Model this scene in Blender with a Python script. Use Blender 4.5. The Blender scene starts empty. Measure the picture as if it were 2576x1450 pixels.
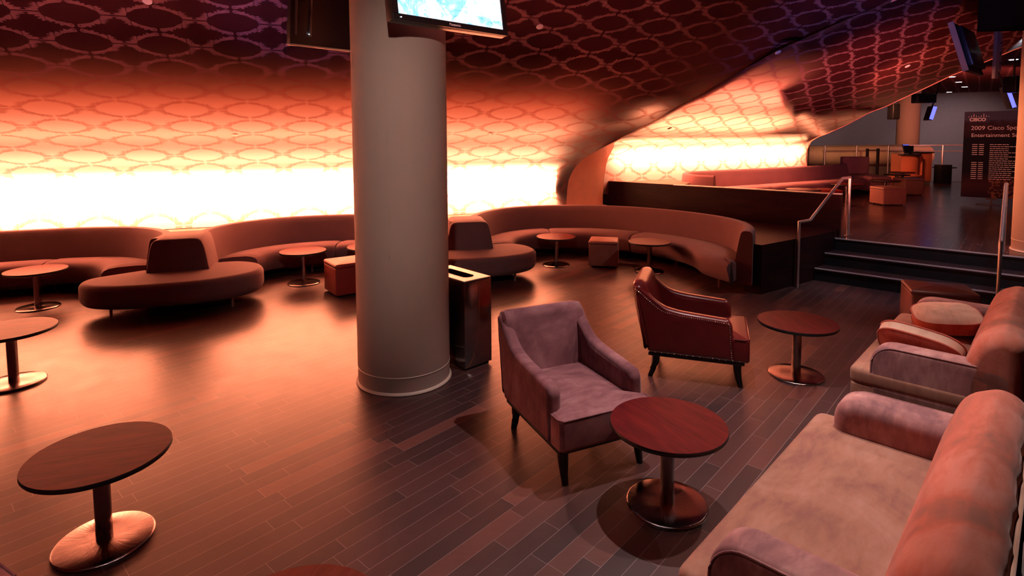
import bpy, bmesh, math, random
from mathutils import Vector, Matrix
random.seed(7)
SC = bpy.context.scene
COL = SC.collection
PI = math.pi

# ------------------------------------------------------------------ camera
F_PX, PITCH, ROLL, CY, HC = 1438.3, math.radians(4.004), math.radians(-0.277), 449.7, 1.966
cam_d = bpy.data.cameras.new('camera')
cam = bpy.data.objects.new('camera', cam_d)
COL.objects.link(cam)
fw = Vector((0, math.cos(PITCH), -math.sin(PITCH)))
u0 = Vector((0, math.sin(PITCH), math.cos(PITCH)))
r0 = Vector((1, 0, 0))
rt = r0 * math.cos(ROLL) + u0 * math.sin(ROLL)
up = u0 * math.cos(ROLL) - r0 * math.sin(ROLL)
cam.matrix_world = Matrix((
    (rt.x, up.x, -fw.x, 0), (rt.y, up.y, -fw.y, 0), (rt.z, up.z, -fw.z, HC), (0, 0, 0, 1)))
cam_d.sensor_fit = 'HORIZONTAL'
cam_d.sensor_width = 36.0
cam_d.lens = F_PX / 2576 * 36.0
cam_d.shift_x = 0.0
cam_d.shift_y = -(725 - CY) / 2576
cam_d.clip_start = 0.05
SC.camera = cam

# ------------------------------------------------------------------ world, exposure
w = bpy.data.worlds.new('world')
SC.world = w
w.use_nodes = True
w.node_tree.nodes['Background'].inputs[0].default_value = (0.16, 0.22, 0.6, 1)
w.node_tree.nodes['Background'].inputs[1].default_value = 0.05
SC.view_settings.view_transform = 'Standard'
SC.view_settings.look = 'None'
SC.view_settings.exposure = 0.15
SC.view_settings.gamma = 1.0
SC.view_settings.use_curve_mapping = False
SC.cycles.use_denoising = True
SC.cycles.sample_clamp_indirect = 40.0
SC.cycles.max_bounces = 8
SC.cycles.transmission_bounces = 6
SC.cycles.diffuse_bounces = 5
SC.cycles.glossy_bounces = 4
SC.cycles.caustics_reflective = False
SC.cycles.caustics_refractive = False

# ------------------------------------------------------------------ wall frames
A1 = math.radians(20); W1 = Vector((math.cos(A1), math.sin(A1))); N1 = Vector((W1.y, -W1.x)); O1 = Vector((0, 9.9))
A2 = math.radians(30); W2 = Vector((math.cos(A2), math.sin(A2))); N2 = Vector((W2.y, -W2.x)); O2 = Vector((0, 9.85))
def P1(s, n, z=0.0):
    p = O1 + W1 * s + N1 * n
    return Vector((p.x, p.y, z))
def P2(s, n, z=0.0):
    p = O2 + W2 * s + N2 * n
    return Vector((p.x, p.y, z))

# ------------------------------------------------------------------ lights
def strip(name, p, q, width, facing, power, color, spread=180):
    """long tube-like area light from p to q shining along 'facing'"""
    d = bpy.data.lights.new(name, 'AREA')
    d.shape = 'RECTANGLE'
    L = (q - p).length
    d.size = L; d.size_y = width
    d.energy = power; d.color = color; d.spread = math.radians(spread)
    o = bpy.data.objects.new(name, d); COL.objects.link(o)
    x = (q - p).normalized(); z = -facing.normalized()
    y = z.cross(x).normalized(); z = x.cross(y)
    m = Matrix((x, y, z)).transposed().to_4x4(); m.translation = (p + q) / 2
    o.matrix_world = m
    return o
def spot(name, loc, target, power, color, size=60, blend=0.4, rad=0.04):
    d = bpy.data.lights.new(name, 'SPOT')
    d.energy = power; d.color = color; d.spot_size = math.radians(size); d.spot_blend = blend; d.shadow_soft_size = rad
    o = bpy.data.objects.new(name, d); COL.objects.link(o)
    o.location = loc
    o.rotation_euler = (Vector(target) - Vector(loc)).to_track_quat('-Z', 'Y').to_euler()
    return o
n1 = Vector((N1.x, N1.y, 0)); n2 = Vector((N2.x, N2.y, 0))
WARM = (1.0, 0.27, 0.13); DEEP = (1.0, 0.11, 0.04)
# fluorescent battens behind the translucent wall linings, plus added strips shaping the glow
strip('backlight_strip', P1(-11, -0.34, 1.27), P1(0.76, -0.34, 1.20), 0.07, n1, 3100, WARM)
strip('backlight_strip', P1(-11, -0.02, 2.10), P1(0.70, -0.02, 2.10), 0.15, n1 * 0.5 + Vector((0, 0, -0.87)), 165, (1.0, 0.38, 0.19), 110)  # this and the next two are added to smooth the glow's fade upwards
strip('backlight_strip', P1(-11, 0.62, 2.52), P1(0.66, 0.62, 2.52), 0.15, n1 * 0.5 + Vector((0, 0, -0.87)), 150, (1.0, 0.27, 0.13), 125)
strip('backlight_strip', P1(-11, 1.22, 2.87), P1(0.60, 1.22, 2.87), 0.20, n1 * 0.5 + Vector((0, 0, -0.87)), 52, DEEP, 130)
strip('backlight_strip', P2(2.35, -0.31, 1.69), P2(8.10, -0.31, 1.69), 0.07, n2, 780, WARM)
strip('backlight_strip', P2(2.0, 0.30, 2.35), P2(7.4, 0.30, 2.35), 0.15, n2 * 0.37 + Vector((0, 0, -0.93)), 130, (1.0, 0.36, 0.17), 120)  # this and the next two are added to carry the glow up the slope
strip('backlight_strip', P2(1.8, 1.30, 2.78), P2(5.2, 1.30, 2.78), 0.15, n2 * 0.30 + Vector((0, 0, -0.95)), 110, (1.0, 0.28, 0.13), 130)
strip('backlight_strip', P2(2.0, 2.15, 3.12), P2(4.2, 2.15, 3.12), 0.15, n2 * 0.42 + Vector((0, 0, -0.91)), 60, (1.0, 0.17, 0.09), 140)
strip('backlight_strip', P1(1.62, 1.40, 2.60), P1(1.88, 1.45, 2.62), 0.06, Vector((0, 0, -1)), 3, WARM)  # small added source for a glow patch near the lining edge
strip('backlight_strip', P2(7.5, 0.93, 2.11), P2(5.15, 1.86, 2.47), 0.03, Vector((0, 0, -1)), 8, WARM)  # small added source for the bright streak beside the baffle
# ceiling spots of the lounge, plus added fills
PK = (1.0, 0.78, 0.74)
spot('lounge_spot', (1.15, 3.75, 3.75), (1.0, 3.4, 0), 270, PK, 66, 0.5, 0.02)
spot('lounge_spot', (-0.6, 1.6, 3.75), (-0.8, 2.2, 0), 35, PK, 80, 0.9)  # added fill over the foreground, not a ceiling fixture
spot('lounge_spot', (-1.75, 2.45, 3.75), (-1.9, 2.7, 0), 80, (1.0, 0.6, 0.55), 50, 0.6)
spot('lounge_spot', (2.3, 3.4, 3.75), (1.75, 2.6, 0.4), 230, (1.0, 0.72, 0.62), 70, 0.6)
spot('lounge_spot', (4.4, 5.4, 3.75), (3.2, 4.2, 0.3), 200, (1.0, 0.72, 0.62), 60, 0.6)
spot('lounge_spot', (-0.2, 0.6, 3.4), (-0.9, 4.6, 1.7), 290, (1.0, 0.76, 0.64), 44, 1.0)  # added front fill that brightens the column
spot('lounge_spot', (4.6, 6.2, 3.75), (3.1, 7.1, 0.6), 120, PK, 50, 0.6)
# blue projector beams washing the ceiling
spot('blue_wash', (-2.9, 4.2, 2.2), (-2.35, 6.0, 3.2), 60, (0.40, 0.27, 1.0), 44, 0.9, 0.1)
spot('blue_wash', (4.0, 4.0, 2.6), (4.6, 7.4, 3.6), 260, (0.30, 0.25, 1.0), 60, 0.9, 0.1)
# added red fills without a fixture, lifting the ceiling pattern
spot('red_fill', (0.8, 1.6, 2.2), (0.8, 5.6, 5.3), 520, (1.0, 0.27, 0.25), 76, 0.7, 0.3)
spot('orange_wash', (1.0, 5.0, 1.5), (1.2, 8.5, 2.6), 130, (1.0, 0.24, 0.14), 48, 1.0, 0.2)
spot('red_fill', (4.6, 7.0, 1.5), (6.4, 10.6, 3.0), 420, (1.0, 0.22, 0.18), 90, 0.9, 0.3)
spot('red_fill', (-3.0, 1.6, 2.2), (-4.2, 5.4, 5.1), 450, (1.0, 0.30, 0.34), 76, 0.7, 0.3)
spot('red_fill', (6.0, 9.0, 2.3), (8.4, 11.6, 4.6), 150, (1.0, 0.22, 0.14), 90, 0.9, 0.3)
spot('red_fill', (13.0, 16.0, 1.8), (14.5, 18.5, 3.85), 300, (1.0, 0.25, 0.18), 130, 0.9, 0.3)
spot('orange_wash', (9.0, 13.6, 3.3), (12.0, 17.6, 1.0), 500, (1.0, 0.3, 0.13), 34, 0.9, 0.2)  # added orange fills for host stand, metal counter and distant column
spot('orange_wash', (8.6, 15.6, 2.7), (11.4, 18.7, 1.3), 260, (1.0, 0.42, 0.18), 60, 0.9, 0.2)
spot('orange_wash', (12.2, 17.5, 2.4), (14.4, 20.9, 2.2), 160, (1.0, 0.35, 0.15), 50, 0.9, 0.2)
spot('lounge_spot', (8.6, 9.6, 3.7), (10.0, 12.0, 1.7), 110, (0.85, 0.85, 1.0), 40, 0.6)  # added neutral fill so the poster lettering reads
spot('stair_fill', (5.2, 5.6, 3.8), (5.2, 7.3, 0.4), 190, (0.85, 0.82, 1.0), 50, 0.7, 0.25)  # added cool fill for bright step edges and handrail
spot('orange_wash', (4.9, 8.6, 2.6), (6.7, 7.0, 1.6), 260, (1.0, 0.36, 0.16), 60, 0.9, 0.2)  # added orange fill on the right column
spot('far_wall_wash', (15.0, 22.0, 3.7), (16.5, 25.6, 1.5), 300, (1.0, 0.78, 0.80), 90, 0.8, 0.1)
spot('far_wall_wash', (18.2, 22.0, 3.7), (19.5, 24.6, 1.5), 300, (1.0, 0.78, 0.80), 90, 0.8, 0.1)
spot('far_wall_wash', (11.0, 24.5, 3.7), (12.5, 28.5, 1.5), 300, (1.0, 0.78, 0.80), 90, 0.8, 0.1)

# ------------------------------------------------------------------ node helper and materials
class G:
    def __init__(s, name):
        s.m = bpy.data.materials.new(name); s.m.use_nodes = True
        s.nt = s.m.node_tree; s.n = s.nt.nodes; s.l = s.nt.links
        s.n.clear()
        s.out = s.n.new('ShaderNodeOutputMaterial')
    def set(s, sock, v):
        if hasattr(v, 'links') or isinstance(v, bpy.types.NodeSocket): s.l.new(v, sock)
        elif v is not None:
            if isinstance(v, tuple) and len(v) == 3 and sock.type == 'RGBA': v = v + (1,)
            sock.default_value = v
    def math(s, op, a, b=None, c=None, clamp=False):
        n = s.n.new('ShaderNodeMath'); n.operation = op; n.use_clamp = clamp
        s.set(n.inputs[0], a)
        if b is not None: s.set(n.inputs[1], b)
        if c is not None: s.set(n.inputs[2], c)
        return n.outputs[0]
    def mix(s, f, a, b):
        n = s.n.new('ShaderNodeMix'); n.data_type = 'RGBA'
        s.set(n.inputs[0], f); s.set(n.inputs[6], a); s.set(n.inputs[7], b)
        return n.outputs[2]
    def coords(s, kind='Object', scale=(1, 1, 1), rot=(0, 0, 0), loc=(0, 0, 0)):
        t = s.n.new('ShaderNodeTexCoord'); m = s.n.new('ShaderNodeMapping')
        s.l.new(t.outputs[kind], m.inputs[0])
        m.inputs['Scale'].default_value = scale; m.inputs['Rotation'].default_value = rot; m.inputs['Location'].default_value = loc
        return m.outputs[0]
    def noise(s, vec, scale, detail=4, rough=0.55, dist=0.0):
        n = s.n.new('ShaderNodeTexNoise'); s.l.new(vec, n.inputs['Vector'])
        n.inputs['Scale'].default_value = scale; n.inputs['Detail'].default_value = detail
        n.inputs['Roughness'].default_value = rough; n.inputs['Distortion'].default_value = dist
        return n.outputs[0]
    def ramp(s, v, stops):
        n = s.n.new('ShaderNodeValToRGB'); s.set(n.inputs[0], v)
        e = n.color_ramp.elements
        while len(e) < len(stops): e.new(0.5)
        for k, (p, c) in enumerate(stops):
            e[k].position = p; e[k].color = tuple(c) + (1,) if len(c) == 3 else c
        return n.outputs[0]
    def bump(s, h, strength=0.2, dist=0.01):
        n = s.n.new('ShaderNodeBump'); s.set(n.inputs['Height'], h)
        n.inputs['Strength'].default_value = strength; n.inputs['Distance'].default_value = dist
        return n.outputs[0]
    def bsdf(s, color, rough=0.5, metal=0.0, spec=0.5, normal=None, sheen=0.0, coat=0.0, emis=None, estr=0.0, sheen_tint=None, coat_rough=0.1, aniso=0.0):
        n = s.n.new('ShaderNodeBsdfPrincipled')
        s.set(n.inputs['Base Color'], color); s.set(n.inputs['Roughness'], rough)
        s.set(n.inputs['Metallic'], metal); s.set(n.inputs['Specular IOR Level'], spec)
        if normal is not None: s.l.new(normal, n.inputs['Normal'])
        if sheen:
            n.inputs['Sheen Weight'].default_value = sheen; n.inputs['Sheen Roughness'].default_value = 0.35
            if sheen_tint: n.inputs['Sheen Tint'].default_value = tuple(sheen_tint) + (1,)
        if coat: n.inputs['Coat Weight'].default_value = coat; n.inputs['Coat Roughness'].default_value = coat_rough
        if aniso: n.inputs['Anisotropic'].default_value = aniso
        if emis is not None: s.set(n.inputs['Emission Color'], emis); n.inputs['Emission Strength'].default_value = estr
        return n.outputs[0]
    def done(s, sh):
        s.l.new(sh, s.out.inputs[0]); return s.m

def simple(name, color, rough=0.5, metal=0.0, spec=0.5, var=0.12, scale=8, bump=0.0, **k):
    g = G(name); v = g.coords('Object')
    nz = g.noise(v, scale)
    lo = tuple(max(0, c * (1 - var)) for c in color); hi = tuple(min(1, c * (1 + var)) for c in color)
    c = g.mix(nz, lo, hi)
    nm = g.bump(g.noise(v, scale * 20, 3), bump, 0.003) if bump else None
    return g.done(g.bsdf(c, rough, metal, spec, nm, **k))

def damask(name, ground, motif, transmit=0.48):
    """translucent printed lining: oval scroll-and-leaf medallions on a plain ground"""
    g = G(name)
    uv = g.n.new('ShaderNodeUVMap'); sep = g.n.new('ShaderNodeSeparateXYZ'); g.l.new(uv.outputs[0], sep.inputs[0])
    M = g.math
    a = M('SUBTRACT', M('FRACT', sep.outputs[0]), 0.5)
    b = M('SUBTRACT', M('FRACT', M('ADD', sep.outputs[1], 0.5)), 0.5)
    X = M('MULTIPLY', M('ABSOLUTE', a), 2.0); Y = M('MULTIPLY', M('ABSOLUTE', b), 2.0)
    r = M('POWER', M('ADD', M('POWER', X, 1.65), M('POWER', Y, 1.65)), 1 / 1.65)
    t = M('ARCTAN2', Y, X)
    ser = M('ADD', M('MULTIPLY', M('SINE', M('MULTIPLY', t, 38.0)), 0.032), M('MULTIPLY', M('SINE', M('ADD', M('MULTIPLY', t, 11.0), 0.6)), 0.030))
    wd = M('ADD', M('ADD', 0.078, M('MULTIPLY', X, 0.055)), ser)
    band = M('LESS_THAN', M('ABSOLUTE', M('SUBTRACT', r, M('ADD', 0.825, M('MULTIPLY', ser, 0.5)))), wd)
    band = M('MULTIPLY', band, M('GREATER_THAN', Y, 0.035))
    band = M('MULTIPLY', band, M('GREATER_THAN', X, 0.12))
    leaf = M('GREATER_THAN', M('ABSOLUTE', M('SUBTRACT', t, M('ADD', 0.62, M('MULTIPLY', M('SUBTRACT', r, 0.84), 1.5)))), 0.018)
    band = M('MULTIPLY', band, leaf)
    dx = M('MULTIPLY', M('SUBTRACT', X, 0.115), 0.3415); dy = M('MULTIPLY', M('SUBTRACT', Y, 0.83), 0.2025)
    d = M('SQRT', M('ADD', M('MULTIPLY', dx, dx), M('MULTIPLY', dy, dy)))
    ring = M('LESS_THAN', M('ABSOLUTE', M('SUBTRACT', d, 0.020)), 0.0075)
    dot = M('LESS_THAN', d, 0.007)
    mask = M('MAXIMUM', band, M('MAXIMUM', ring, dot))
    nz = g.noise(g.coords('Object'), 6.0)
    gr = g.mix(nz, tuple(c * 0.8 for c in ground), tuple(c * 1.2 for c in ground))
    front = g.mix(mask, gr, motif)
    back = g.mix(mask, (0.66, 0.64, 0.62), (0.38, 0.30, 0.27))
    df = g.bsdf(front, 0.9, spec=0.03)
    tr = g.n.new('ShaderNodeBsdfTranslucent'); g.l.new(back, tr.inputs[0])
    mx = g.n.new('ShaderNodeMixShader'); mx.inputs[0].default_value = transmit
    g.l.new(df, mx.inputs[1]); g.l.new(tr.outputs[0], mx.inputs[2])
    return g.done(mx.outputs[0])

def floor_mat(name='plank_floor', rbase=0.31):
    g = G(name); M = g.math
    v = g.coords('Object', rot=(0, 0, -math.radians(48)))
    sep = g.n.new('ShaderNodeSeparateXYZ'); g.l.new(v, sep.inputs[0])
    ROW, LEN, GAP = 0.098, 0.74, 0.0012
    ry = M('DIVIDE', sep.outputs[1], ROW); row = M('FLOOR', ry)
    wn = g.n.new('ShaderNodeTexWhiteNoise'); wn.noise_dimensions = '1D'; g.l.new(row, wn.inputs['W'])
    rx = M('ADD', M('DIVIDE', sep.outputs[0], LEN), M('MULTIPLY', wn.outputs[0], 17.0)); colm = M('FLOOR', rx)
    wn2 = g.n.new('ShaderNodeTexWhiteNoise'); wn2.noise_dimensions = '1D'; g.l.new(M('ADD', M('MULTIPLY', row, 7.31), M('MULTIPLY', colm, 3.17)), wn2.inputs['W'])
    fy = M('FRACT', ry); fx = M('FRACT', rx)
    ey = M('MULTIPLY', M('MINIMUM', fy, M('SUBTRACT', 1.0, fy)), ROW); ex = M('MULTIPLY', M('MINIMUM', fx, M('SUBTRACT', 1.0, fx)), LEN)
    seam = M('LESS_THAN', M('MINIMUM', ey, ex), GAP)
    plank = wn2.outputs[0]
    gv = g.coords('Object', rot=(0, 0, -math.radians(48)), scale=(1.2, 12, 1))
    gr = g.noise(gv, 3.0, 6, 0.6, 0.6)
    base = g.ramp(plank, [(0, (0.020, 0.011, 0.014)), (0.25, (0.055, 0.021, 0.021)), (0.6, (0.085, 0.028, 0.027)), (0.8, (0.045, 0.018, 0.021)), (1, (0.20, 0.066, 0.050))])
    base = g.mix(M('MULTIPLY', gr, 0.55), base, (0.030, 0.014, 0.016))
    blot = g.noise(g.coords('Object'), 1.3, 3)
    base = g.mix(M('MULTIPLY', M('GREATER_THAN', blot, 0.0), M('MULTIPLY', blot, 0.35)), base, (0.085, 0.040, 0.036))
    col = g.mix(seam, base, (0.24, 0.17, 0.17))
    rg = M('ADD', rbase, M('MULTIPLY', g.noise(g.coords('Object'), 5, 4), 0.14))
    nm = g.bump(M('ADD', M('MULTIPLY', gr, 0.3), M('MULTIPLY', M('SUBTRACT', 1.0, seam), 1.0)), 0.12, 0.002)
    return g.done(g.bsdf(col, rg, spec=0.8, normal=nm))

def wood(name, c1, c2, rough=0.35, axis=(1, 14, 1), scale=3.0, coat=0.0, spec=0.5):
    g = G(name)
    gr = g.noise(g.coords('Object', scale=axis), scale, 7, 0.6, 0.8)
    c = g.ramp(gr, [(0.3, c1), (0.55, tuple((a + b) / 2 for a, b in zip(c1, c2))), (0.75, c2)])
    return g.done(g.bsdf(c, rough, spec=spec, coat=coat))

def velvet(name, c1, c2, c3, scale=2.2, sheen=0.6, tint=(1, 0.8, 0.8)):
    g = G(name)
    v = g.coords('Object')
    n1_ = g.noise(v, scale, 5, 0.6, 0.8)
    n2_ = g.noise(g.coords('Object', scale=(1, 3, 1)), scale * 3.5, 4, 0.6, 0.4)
    c = g.ramp(g.math('ADD', g.math('MULTIPLY', n1_, 0.7), g.math('MULTIPLY', n2_, 0.3)), [(0.38, c1), (0.5, c2), (0.62, c3)])
    nm = g.bump(g.noise(v, 160, 2), 0.15, 0.002)
    return g.done(g.bsdf(c, 0.85, spec=0.15, normal=nm, sheen=sheen, sheen_tint=tint))

def brushed(name, radial=True):
    g = G(name); M = g.math
    t = g.n.new('ShaderNodeTexCoord'); sep = g.n.new('ShaderNodeSeparateXYZ'); g.l.new(t.outputs['Object'], sep.inputs[0])
    ang = M('ARCTAN2', sep.outputs[1], sep.outputs[0])
    cmb = g.n.new('ShaderNodeCombineXYZ'); g.l.new(M('MULTIPLY', ang, 6.0), cmb.inputs[0]); g.l.new(M('MULTIPLY', sep.outputs[2], 0.2), cmb.inputs[1])
    nz = g.noise(cmb.outputs[0], 4.0, 6, 0.7)
    nm = g.bump(nz, 0.5, 0.002)
    rg = M('ADD', 0.08, M('MULTIPLY', nz, 0.10))
    return g.done(g.bsdf((0.30, 0.24, 0.24), rg, 1.0, normal=nm, aniso=0.5))

def screen_mat():
    g = G('lit_screen'); M = g.math
    v = g.coords('Object', scale=(1, 1, 1))
    a = g.noise(v, 5, 6, 0.7, 1.5); vo = g.n.new('ShaderNodeTexVoronoi'); vo.feature = 'DISTANCE_TO_EDGE'
    g.l.new(g.coords('Object', scale=(1.0, 1.0, 2.6), rot=(0, 0.5, 0)), vo.inputs[0]); vo.inputs['Scale'].default_value = 9
    ln = M('LESS_THAN', vo.outputs[0], 0.035)
    c = g.ramp(a, [(0.36, (0.10, 0.32, 0.85)), (0.47, (0.35, 0.72, 1.0)), (0.54, (1, 1, 1))])
    c = g.mix(M('MULTIPLY', ln, 0.45), c, (0.15, 0.45, 0.9))
    e = g.n.new('ShaderNodeEmission'); g.l.new(c, e.inputs[0]); e.inputs[1].default_value = 1.7
    return g.done(e.outputs[0])
def emit(name, color, strength):
    g = G(name); e = g.n.new('ShaderNodeEmission'); e.inputs[0].default_value = tuple(color) + (1,); e.inputs[1].default_value = strength
    return g.done(e.outputs[0])

MT = {}
MT['damask'] = damask('damask_lining', (0.085, 0.020, 0.022), (0.42, 0.20, 0.20))
MT['ceil'] = MT['damask']
MT['floor'] = floor_mat()
MT['floor_up'] = floor_mat('polished_plank_floor', 0.17)
MT['binmetal'] = simple('dark_mirror_steel', (0.30, 0.24, 0.24), 0.16, 1.0, var=0.05)
MT['nosing'] = simple('pale_nosing', (0.75, 0.72, 0.74), 0.4, 0.3)  # pale colour stands in for light reflected by the steel
MT['drum'] = simple('orange_lit_drum_metal', (0.75, 0.55, 0.42), 0.5, 0.4)  # orange light is mixed into the metal's colour
MT['salmon'] = simple('salmon_plaster', (0.92, 0.50, 0.38), 0.7, bump=0.05)
MT['darkwood'] = wood('dark_stained_wood', (0.012, 0.004, 0.005), (0.030, 0.008, 0.009), 0.4, (1, 1, 8), 2.0, spec=0.14)
MT['stepblack'] = simple('black_riser', (0.008, 0.008, 0.010), 0.6)
MT['steel'] = brushed('brushed_steel')
MT['steelplain'] = simple('satin_steel', (0.66, 0.62, 0.62), 0.34, 0.85, var=0.05)
MT['tabletop'] = wood('red_mahogany_top', (0.060, 0.005, 0.007), (0.165, 0.012, 0.013), 0.45, (1.2, 9, 1), 3.0, spec=0.08)
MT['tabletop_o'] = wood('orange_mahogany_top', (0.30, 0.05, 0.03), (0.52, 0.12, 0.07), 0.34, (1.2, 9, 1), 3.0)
MT['rubber'] = simple('black_edge_band', (0.012, 0.012, 0.014), 0.45)
MT['banq'] = simple('banquette_wool', (0.140, 0.075, 0.084), 0.9, spec=0.2, bump=0.25, scale=5, sheen=0.1)
MT['bench'] = simple('mauve_bench_wool', (0.40, 0.20, 0.24), 0.9, spec=0.2, bump=0.2, scale=5)
MT['shelf'] = simple('wall_shelf_paint', (0.42, 0.24, 0.20), 0.8)
MT['column'] = simple('column_vinyl', (0.40, 0.285, 0.25), 0.75, spec=0.25, var=0.05, scale=3, bump=0.12)
MT['columntrim'] = simple('column_trim', (0.62, 0.50, 0.42), 0.5)
MT['sofa'] = velvet('tan_velvet', (0.24, 0.11, 0.095), (0.33, 0.165, 0.115), (0.40, 0.22, 0.17), sheen=0.3)
MT['sofaback'] = velvet('rose_velvet', (0.26, 0.11, 0.085), (0.40, 0.125, 0.088), (0.46, 0.19, 0.15), sheen=0.3)
MT['sofaarm'] = velvet('mauve_velvet', (0.20, 0.10, 0.11), (0.36, 0.18, 0.18), (0.52, 0.31, 0.29), sheen=0.3)
MT['purple'] = velvet('plum_velvet', (0.15, 0.058, 0.070), (0.24, 0.10, 0.112), (0.34, 0.165, 0.175), sheen=0.3)
MT['leather'] = simple('oxblood_leather', (0.12, 0.010, 0.011), 0.30, spec=0.6, var=0.25, scale=6, bump=0.06)
MT['leather_b'] = simple('brown_leather', (0.26, 0.10, 0.085), 0.34, spec=0.6, var=0.25, scale=6, bump=0.06)
MT['blackwood'] = simple('ebonised_leg', (0.010, 0.007, 0.007), 0.35)
MT['nail'] = simple('nickel_nailhead', (0.80, 0.72, 0.66), 0.18, 1.0)
MT['black'] = simple('black_plastic', (0.010, 0.010, 0.012), 0.4)
MT['grey'] = simple('grey_plastic', (0.16, 0.15, 0.15), 0.5)
MT['pouf'] = simple('red_vinyl', (0.20, 0.015, 0.012), 0.5, spec=0.4)
MT['ottoman'] = simple('brown_cube_leather', (0.33, 0.16, 0.13), 0.4, spec=0.5, var=0.2, bump=0.05)
MT['cush'] = velvet('cream_cushion', (0.52, 0.33, 0.26), (0.68, 0.46, 0.36), (0.72, 0.52, 0.42))
MT['cushr'] = velvet('rust_cushion', (0.34, 0.07, 0.055), (0.48, 0.11, 0.08), (0.50, 0.16, 0.12))
MT['disc'] = simple('sprinkler_cover', (0.75, 0.70, 0.72), 0.4)
MT['farwall'] = simple('grey_wall', (0.125, 0.09, 0.092), 0.85)
MT['host'] = simple('orange_laminate', (0.62, 0.17, 0.09), 0.45)
MT['screen'] = screen_mat()
MT['bluescreen'] = emit('blue_screen', (0.12, 0.12, 1.0), 2.2)
MT['led'] = emit('white_led', (0.9, 0.95, 1.0), 6)
MT['lamp'] = emit('downlight_glow', (0.85, 0.88, 1.0), 14)

# ------------------------------------------------------------------ mesh helpers
def link(name, me, mat=None, parent=None, smooth=True, loc=None, rz=0.0):
    o = bpy.data.objects.new(name, me); COL.objects.link(o)
    if mat is not None: me.materials.append(mat)
    if smooth:
        me.polygons.foreach_set('use_smooth', [True] * len(me.polygons))
        me.set_sharp_from_angle(angle=math.radians(42))
    if parent: o.parent = parent
    if loc is not None: o.location = loc
    if rz: o.rotation_euler = (0, 0, rz)
    return o
def fin(bm, name, mat=None, parent=None, smooth=True, **k):
    bmesh.ops.recalc_face_normals(bm, faces=bm.faces)
    me = bpy.data.meshes.new(name); bm.to_mesh(me); bm.free()
    return link(name, me, mat, parent, smooth, **k)
def loft(rings, cap=True, closed=True, bm=None):
    bm = bm or bmesh.new()
    R = [[bm.verts.new(p) for p in r] for r in rings]
    n = len(R[0])
    for a, b in zip(R[:-1], R[1:]):
        for i in range(n if closed else n - 1):
            j = (i + 1) % n
            try: bm.faces.new((a[i], a[j], b[j], b[i]))
            except ValueError: pass
    if cap and closed:
        bm.faces.new(R[0]); bm.faces.new(R[-1])
    return bm
def revolve(prof, n=48, bm=None, c=(0, 0)):
    """prof: (r, z) from bottom to top"""
    rings = [[(c[0] + r * math.cos(2 * PI * i / n), c[1] + r * math.sin(2 * PI * i / n), z) for i in range(n)] for r, z in prof]
    return loft(rings, True, True, bm)
def box(x0, x1, y0, y1, z0, z1, bev=0.0, seg=2, bm=None):
    own = bmesh.new()
    bmesh.ops.create_cube(own, size=1)
    for v in own.verts:
        v.co = Vector(((x0 + x1) / 2 + v.co.x * (x1 - x0), (y0 + y1) / 2 + v.co.y * (y1 - y0), (z0 + z1) / 2 + v.co.z * (z1 - z0)))
    if bev: bmesh.ops.bevel(own, geom=own.edges[:], offset=bev, segments=seg, affect='EDGES', profile=0.5)
    if bm is None: return own
    me = bpy.data.meshes.new('t'); own.to_mesh(me); own.free(); bm.from_mesh(me); bpy.data.meshes.remove(me)
    return bm
def tube(path, r, n=12, bm=None, square=False):
    bm = bm or bmesh.new()
    P = [Vector(p) for p in path]; rings = []
    for i, p in enumerate(P):
        if i == 0: t = P[1] - P[0]
        elif i == len(P) - 1: t = P[-1] - P[-2]
        else: t = (P[i] - P[i - 1]).normalized() + (P[i + 1] - P[i]).normalized()
        t.normalize()
        ref = Vector((0, 0, 1)) if abs(t.z) < 0.95 else Vector((1, 0, 0))
        a = t.cross(ref).normalized(); b = t.cross(a).normalized()
        rr = r if not isinstance(r, (list, tuple)) else r[i]
        if square: rings.append([p + (a * sx + b * sy) * rr for sx, sy in ((-1, -1), (1, -1), (1, 1), (-1, 1))])
        else: rings.append([p + (a * math.cos(2 * PI * k / n) + b * math.sin(2 * PI * k / n)) * rr for k in range(n)])
    return loft(rings, True, True, bm)
def smoothpts(pts, k=6, closed=False):
    """Catmull-Rom through 2-D or 3-D points"""
    P = [Vector(p) for p in pts]; n = len(P); out = []
    rng = range(n) if closed else range(n - 1)
    for i in rng:
        if closed: p0, p1, p2, p3 = P[i - 1], P[i], P[(i + 1) % n], P[(i + 2) % n]
        else: p0, p1, p2, p3 = P[max(i - 1, 0)], P[i], P[i + 1], P[min(i + 2, n - 1)]
        for j in range(k):
            t = j / k
            out.append(0.5 * ((2 * p1) + (p2 - p0) * t + (2 * p0 - 5 * p1 + 4 * p2 - p3) * t * t + (3 * p1 - p0 - 3 * p2 + p3) * t ** 3))
    if not closed: out.append(P[-1])
    return out
def roundpoly(pts, r, k=5):
    """round every corner of a closed polygon; pts may carry their own radius as a third number"""
    out = []; n = len(pts)
    for i in range(n):
        p = Vector(pts[i][:2]); a = Vector(pts[i - 1][:2]); b = Vector(pts[(i + 1) % n][:2])
        rr = pts[i][2] if len(pts[i]) > 2 else r
        rr = min(rr, (a - p).length * 0.48, (b - p).length * 0.48)
        if rr < 1e-5: out.append(p); continue
        p1 = p + (a - p).normalized() * rr; p2 = p + (b - p).normalized() * rr
        for j in range(k + 1):
            t = j / k
            out.append(p1 * (1 - t) ** 2 + p * 2 * t * (1 - t) + p2 * t * t)
    return out
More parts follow.
